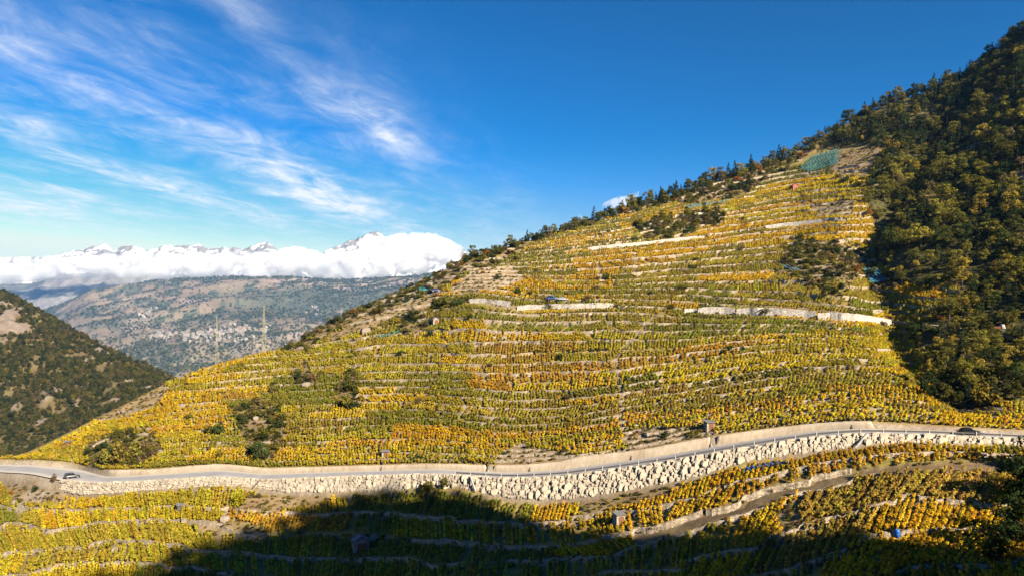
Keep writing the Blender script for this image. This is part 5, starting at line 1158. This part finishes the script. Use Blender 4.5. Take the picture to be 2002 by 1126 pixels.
# ------------------------------------------------------------------ lattice pylons beyond the ridge
M_PYL = plain('pylon_steel', (.34, .32, .20), .7, .15, 1)
def pylon(u, Y, vtop, vfoot, label):
    x = (u-U0)/F*Y; z1 = (VH-vtop)/F*Y; z0 = min((VH-vfoot)/F*Y, float(look(H, np.array([u]), np.array([min(Y, 880.)]))[0])); Ht = z1-z0
    e = link('power_pylon', None, loc=(x, Y, z0), label=label, cat='pylon', group='power pylons'); e.rotation_euler = (0, 0, .5)
    def hw(f): return 3.6*(1-f)**1.2+.65 if f < .75 else .25+1.09*(1-f)/.25
    lv = np.linspace(0, 1, 12)**.85
    for sx_, sy_ in ((-1, -1), (1, -1), (1, 1), (-1, 1)):
        mb = MB(); 
        for a, b in zip(lv[:-1], lv[1:]): mb.bar((sx_*hw(a), sy_*hw(a), a*Ht), (sx_*hw(b), sy_*hw(b), b*Ht), .10)
        link('leg', mb.mesh('leg', [M_PYL]), e)
    mb = MB()
    for a, b in zip(lv[:-1], lv[1:]):
        for (p, q) in (((-1, -1), (1, -1)), ((1, -1), (1, 1)), ((1, 1), (-1, 1)), ((-1, 1), (-1, -1))):
            mb.bar((p[0]*hw(a), p[1]*hw(a), a*Ht), (q[0]*hw(b), q[1]*hw(b), b*Ht), .045); mb.bar((q[0]*hw(a), q[1]*hw(a), a*Ht), (p[0]*hw(b), p[1]*hw(b), b*Ht), .045); mb.bar((p[0]*hw(a), p[1]*hw(a), a*Ht), (q[0]*hw(a), q[1]*hw(a), a*Ht), .04)
    link('bracing', mb.mesh('bracing', [M_PYL]), e)
    for f, L in ((.72, 5.2), (.82, 4.4), (.92, 3.4)):
        mb = MB(); z = f*Ht
        for s_ in (-1, 1):
            for dy in (-.5, .5): mb.bar((0, dy, z), (s_*L, 0, z+.2), .12); mb.bar((0, dy, z+1.4), (s_*L, 0, z+.2), .10)
            mb.bar((s_*L, 0, z+.2), (s_*L, 0, z-1.4), .10)
        link('cross_arm', mb.mesh('cross_arm', [M_PYL]), e)
pylon(516, 560, 597, 730, 'tall lattice power pylon beyond the ridge before the village'); pylon(424, 640, 617, 740, 'fainter lattice power pylon left of the tall one')

# ------------------------------------------------------------------ village on the far valley side
r = np.random.default_rng(31)
HW = [plain('house_white', (.36, .33, .29), .9, .06, .1), plain('house_cream', (.29, .25, .20), .9, .06, .1)]; HR = [plain('house_roof_grey', (.30, .27, .25), .9, .15, .1), plain('house_roof_brown', (.33, .22, .16), .9, .15, .1)]
M_WIN = plain('house_window', (.06, .06, .07), .2, .1, .1)
def house(w_, d_, h_, a, b):
    mb = MB(); mb.box((0, 0, h_/2-2), (w_, d_, h_+4), mi=0)
    W = w_/2+.7; D = d_/2+.7; rh = w_*.32
    for s_ in (-1, 1): mb.add([(s_*W, -D, h_-.2), (0, -D, h_+rh), (0, D, h_+rh), (s_*W, D, h_-.2), (s_*W, -D, h_+.2), (0, -D, h_+rh+.4), (0, D, h_+rh+.4), (s_*W, D, h_+.2)], BOXF, 1)
    mb.add([(-w_/2, -d_/2-.02, h_), (w_/2, -d_/2-.02, h_), (0, -d_/2-.02, h_+rh*.95), (0, -d_/2-.02, h_+rh*.95)], [[0, 1, 2, 3]], 0)
    mb.add([(-w_/2, d_/2+.02, h_), (w_/2, d_/2+.02, h_), (0, d_/2+.02, h_+rh*.95), (0, d_/2+.02, h_+rh*.95)], [[0, 1, 2, 3]], 0)
    for x_ in (-.28, .28):
        for z_ in (.28, .68): mb.box((x_*w_, -d_/2-.03, z_*h_), (1.5, .12, 1.7), mi=2)
    V = np.concatenate(mb.V); 
    return mesh_np('house', V, np.concatenate(mb.F), [HW[a], HR[b], M_WIN], False, fmat=mb.M)
HP = [house(13, 16, 9, 0, 0), house(11, 13, 8, 1, 1), house(16, 20, 11, 0, 1), house(10, 12, 7, 0, 0)]
uuA = np.arange(-700, 1101, 2.5); ysA = np.arange(3200, 6000, 14.)
def atA(u, v):
    Z = zA(np.full(len(ysA), float(u)), ysA, (u-U0)/F*ysA); vv = VH-F*Z/ysA; h = np.where(vv <= v)[0]
    if len(h) == 0: return None
    j = h[0]; return np.array([(u-U0)/F*ysA[j], ysA[j], Z[j]])
for (cu, cv, su, sv, n, lab, grp) in ((470, 646, 45, 6, 62, 'small pale house in the large village across the valley', 'village houses'), (380, 654, 40, 5, 52, 'small pale house in the large village across the valley', 'village houses'), (310, 660, 22, 4, 24, 'small pale house in the large village across the valley', 'village houses'),
                                      (450, 660, 50, 7, 36, 'small pale house in the large village across the valley', 'village houses'), (292, 612, 18, 4, 15, 'tiny pale house in the small hamlet above the village', 'hamlet houses'), (612, 610, 14, 8, 8, 'small pale building right of the pylons across the valley', 'scattered far buildings')):
    for q in range(n):
        u_ = r.normal(cu, su*.6); v_ = r.normal(cv, sv)-(u_-cu)*.03; P = atA(u_, v_)
        if P is None: continue
        o = link('house', HP[int(r.integers(0, 4))], loc=P+[0, 0, .5], label=lab, cat='house', group=grp); o.rotation_euler = (0, 0, r.choice([0, .4, 1.2, 1.9])+r.normal(0, .15)); o.scale = (r.uniform(.8, 1.15),)*3

# far woods on the valley side as small clumps of trees
n = 80000; uu = r.uniform(60, 1000, n); yy = r.uniform(3300, 5990, n); xx = (uu-U0)/F*yy; z = zA(uu, yy, xx); vv = VH-F*z/yy
q_ = (xx*.86+yy*.5); r_ = (yy*.86-xx*.5); a = fbm(q_/900, r_/260, 101, 5)*.5+.5; b = fbm(xx/70, yy/110, 103, 4)*.5+.5
ok = (r.random(n) < .10+.75*smoothstep(.40, .58, b*.55+a*.45)) & (r.random(n) < .62) & (vv < 735); xx, yy, z = xx[ok], yy[ok], z[ok]; n = len(xx); s = r.uniform(1.2, 2.6, n)
scatter('far_woods', np.c_[xx, yy, z-1], np.c_[0*s, 0*s, r.uniform(0, 6.28, n)], np.c_[s*1.05, s*1.05, s*.75], r.integers(0, 6, n), tcol(n, [4, 2.4, .7, .2, .0, .8])*1.7, PB[2], 'woods and groves on the far valley side', 'woods')  # tree colours lightened, so part of the distance haze is painted in

# ------------------------------------------------------------------ cloud bank on the snow range
def cloudmat(name, dens):
    m, nt, o = mat(name); p = nd(nt, 'ShaderNodeVolumePrincipled', inp={'Density': dens, 'Anisotropy': 0.0, 'Color': (1, 1, 1, 1)}); 
    g = nd(nt, 'ShaderNodeTexCoord'); n = nd(nt, 'ShaderNodeTexNoise', inp={'Scale': .0055, 'Detail': 5, 'Roughness': .6}); nt.links.new(g.outputs['Object'], n.inputs['Vector'])
    nt.links.new(mth(nt, 'MULTIPLY', mth(nt, 'MULTIPLY_ADD', n.outputs[0], 6.0, -2.5, clamp=True), dens), p.inputs['Density'])
    nt.links.new(p.outputs[0], o.inputs['Volume']); return m
M_CLOUD = cloudmat('cloud_vapour', .015)
def cloud(name, Yc, prof, thick, label, seed, amp=75., du=3.0):
    pr = np.array(prof, float); us = np.arange(pr[0, 0], pr[-1, 0]+.1, du); lo_ = np.interp(us, pr[:, 0], pr[:, 1]); hi = np.interp(us, pr[:, 0], pr[:, 2]); n = 44
    th = np.arange(n)/n*2*np.pi; zc = ((VH-lo_)+(VH-hi))/2/F*Yc; rz_ = np.maximum((lo_-hi)/2/F*Yc, 4); X = (us-U0)/F*Yc
    A, TH = np.meshgrid(X, th, indexing='ij'); RZ = rz_[:, None]+0*TH; k = np.minimum(RZ/160., 1)
    dsp = (fbm(A/420+np.cos(TH)*1.2, np.sin(TH)*1.6+A/900, seed, 3)*1.0+(ridged(A/150, TH*1.9, seed+3, 4)-.55)*1.3)*amp*k
    upw = np.where(np.sin(TH) > 0, 1, .45)
    Yy = Yc+np.cos(TH)*(thick*k+dsp); Zz = zc[:, None]+np.sin(TH)*(RZ+dsp*upw)
    V = np.stack([A+fbm(A/200, TH*2, seed+7, 2)*amp*.6, Yy, Zz], -1); fa = []
    m = len(us); i, j = np.meshgrid(np.arange(m-1), np.arange(n), indexing='ij'); i = i.ravel(); j = j.ravel(); fa = np.c_[i*n+j, (i+1)*n+j, (i+1)*n+(j+1) % n, i*n+(j+1) % n]
    V = V.reshape(-1, 3); mb = MB(); mb.add(V, fa)
    for b0 in (0, (m-1)*n):
        c = V[b0:b0+n].mean(0); mb.add(np.r_[[c], V[b0:b0+n]], [[0, 1+q, 1+(q+1) % n] for q in range(n)])
    me = mb.mesh(name, [M_CLOUD], True)
    import bmesh
    bm = bmesh.new(); bm.from_mesh(me); bmesh.ops.remove_doubles(bm, verts=bm.verts, dist=.01); bmesh.ops.recalc_face_normals(bm, faces=bm.faces); bm.to_mesh(me); bm.free()
    return link(name, me, label=label, cat='cloud', kind='stuff')
cloud('cloud_bank', 8700., [(-420, 575, 480), (-200, 566, 498), (0, 556, 503), (60, 552, 508), (130, 543, 504), (200, 542, 500), (300, 546, 499), (420, 541, 496), (520, 541, 494), (570, 543, 490), (605, 545, 488), (632, 546, 499), (690, 546, 490), (740, 544, 474), (780, 540, 461), (815, 536, 458), (850, 526, 460), (880, 510, 468), (898, 496, 478), (906, 489, 486)], 260, 'long white cloud bank lying along the snow mountains', 211)
cloud('small_cloud', 8700., [(1168, 410, 404), (1185, 416, 394), (1205, 420, 386), (1225, 412, 382), (1240, 398, 376), (1250, 382, 373)], 70, 'small white cloud rising behind the ridge trees', 231, 18., 1.5)
cloud('small_cloud', 8700., [(1105, 432, 428), (1120, 440, 420), (1132, 436, 418), (1140, 428, 424)], 50, 'scrap of white cloud low behind the ridge', 241, 14., 1.5)

# ------------------------------------------------------------------ the air of the valley
m, nt, o = mat('valley_air'); p = nd(nt, 'ShaderNodeVolumePrincipled', inp={'Density': 5.0e-5, 'Anisotropy': 0.0, 'Color': (.20, .47, .95, 1)}); nt.links.new(p.outputs[0], o.inputs['Volume'])
mb = MB(); x0, x1, y0, y1, z0, z1 = -9000, 9000, -3000, 7300, -262, 800
mb.box(((x0+x1)/2, (y0+y1)/2, (z0+z1)/2), (x1-x0, y1-y0, z1-z0)); link('haze', mb.mesh('haze', [m]), kind='stuff', label='thin bluish haze filling the valley air', cat='haze')
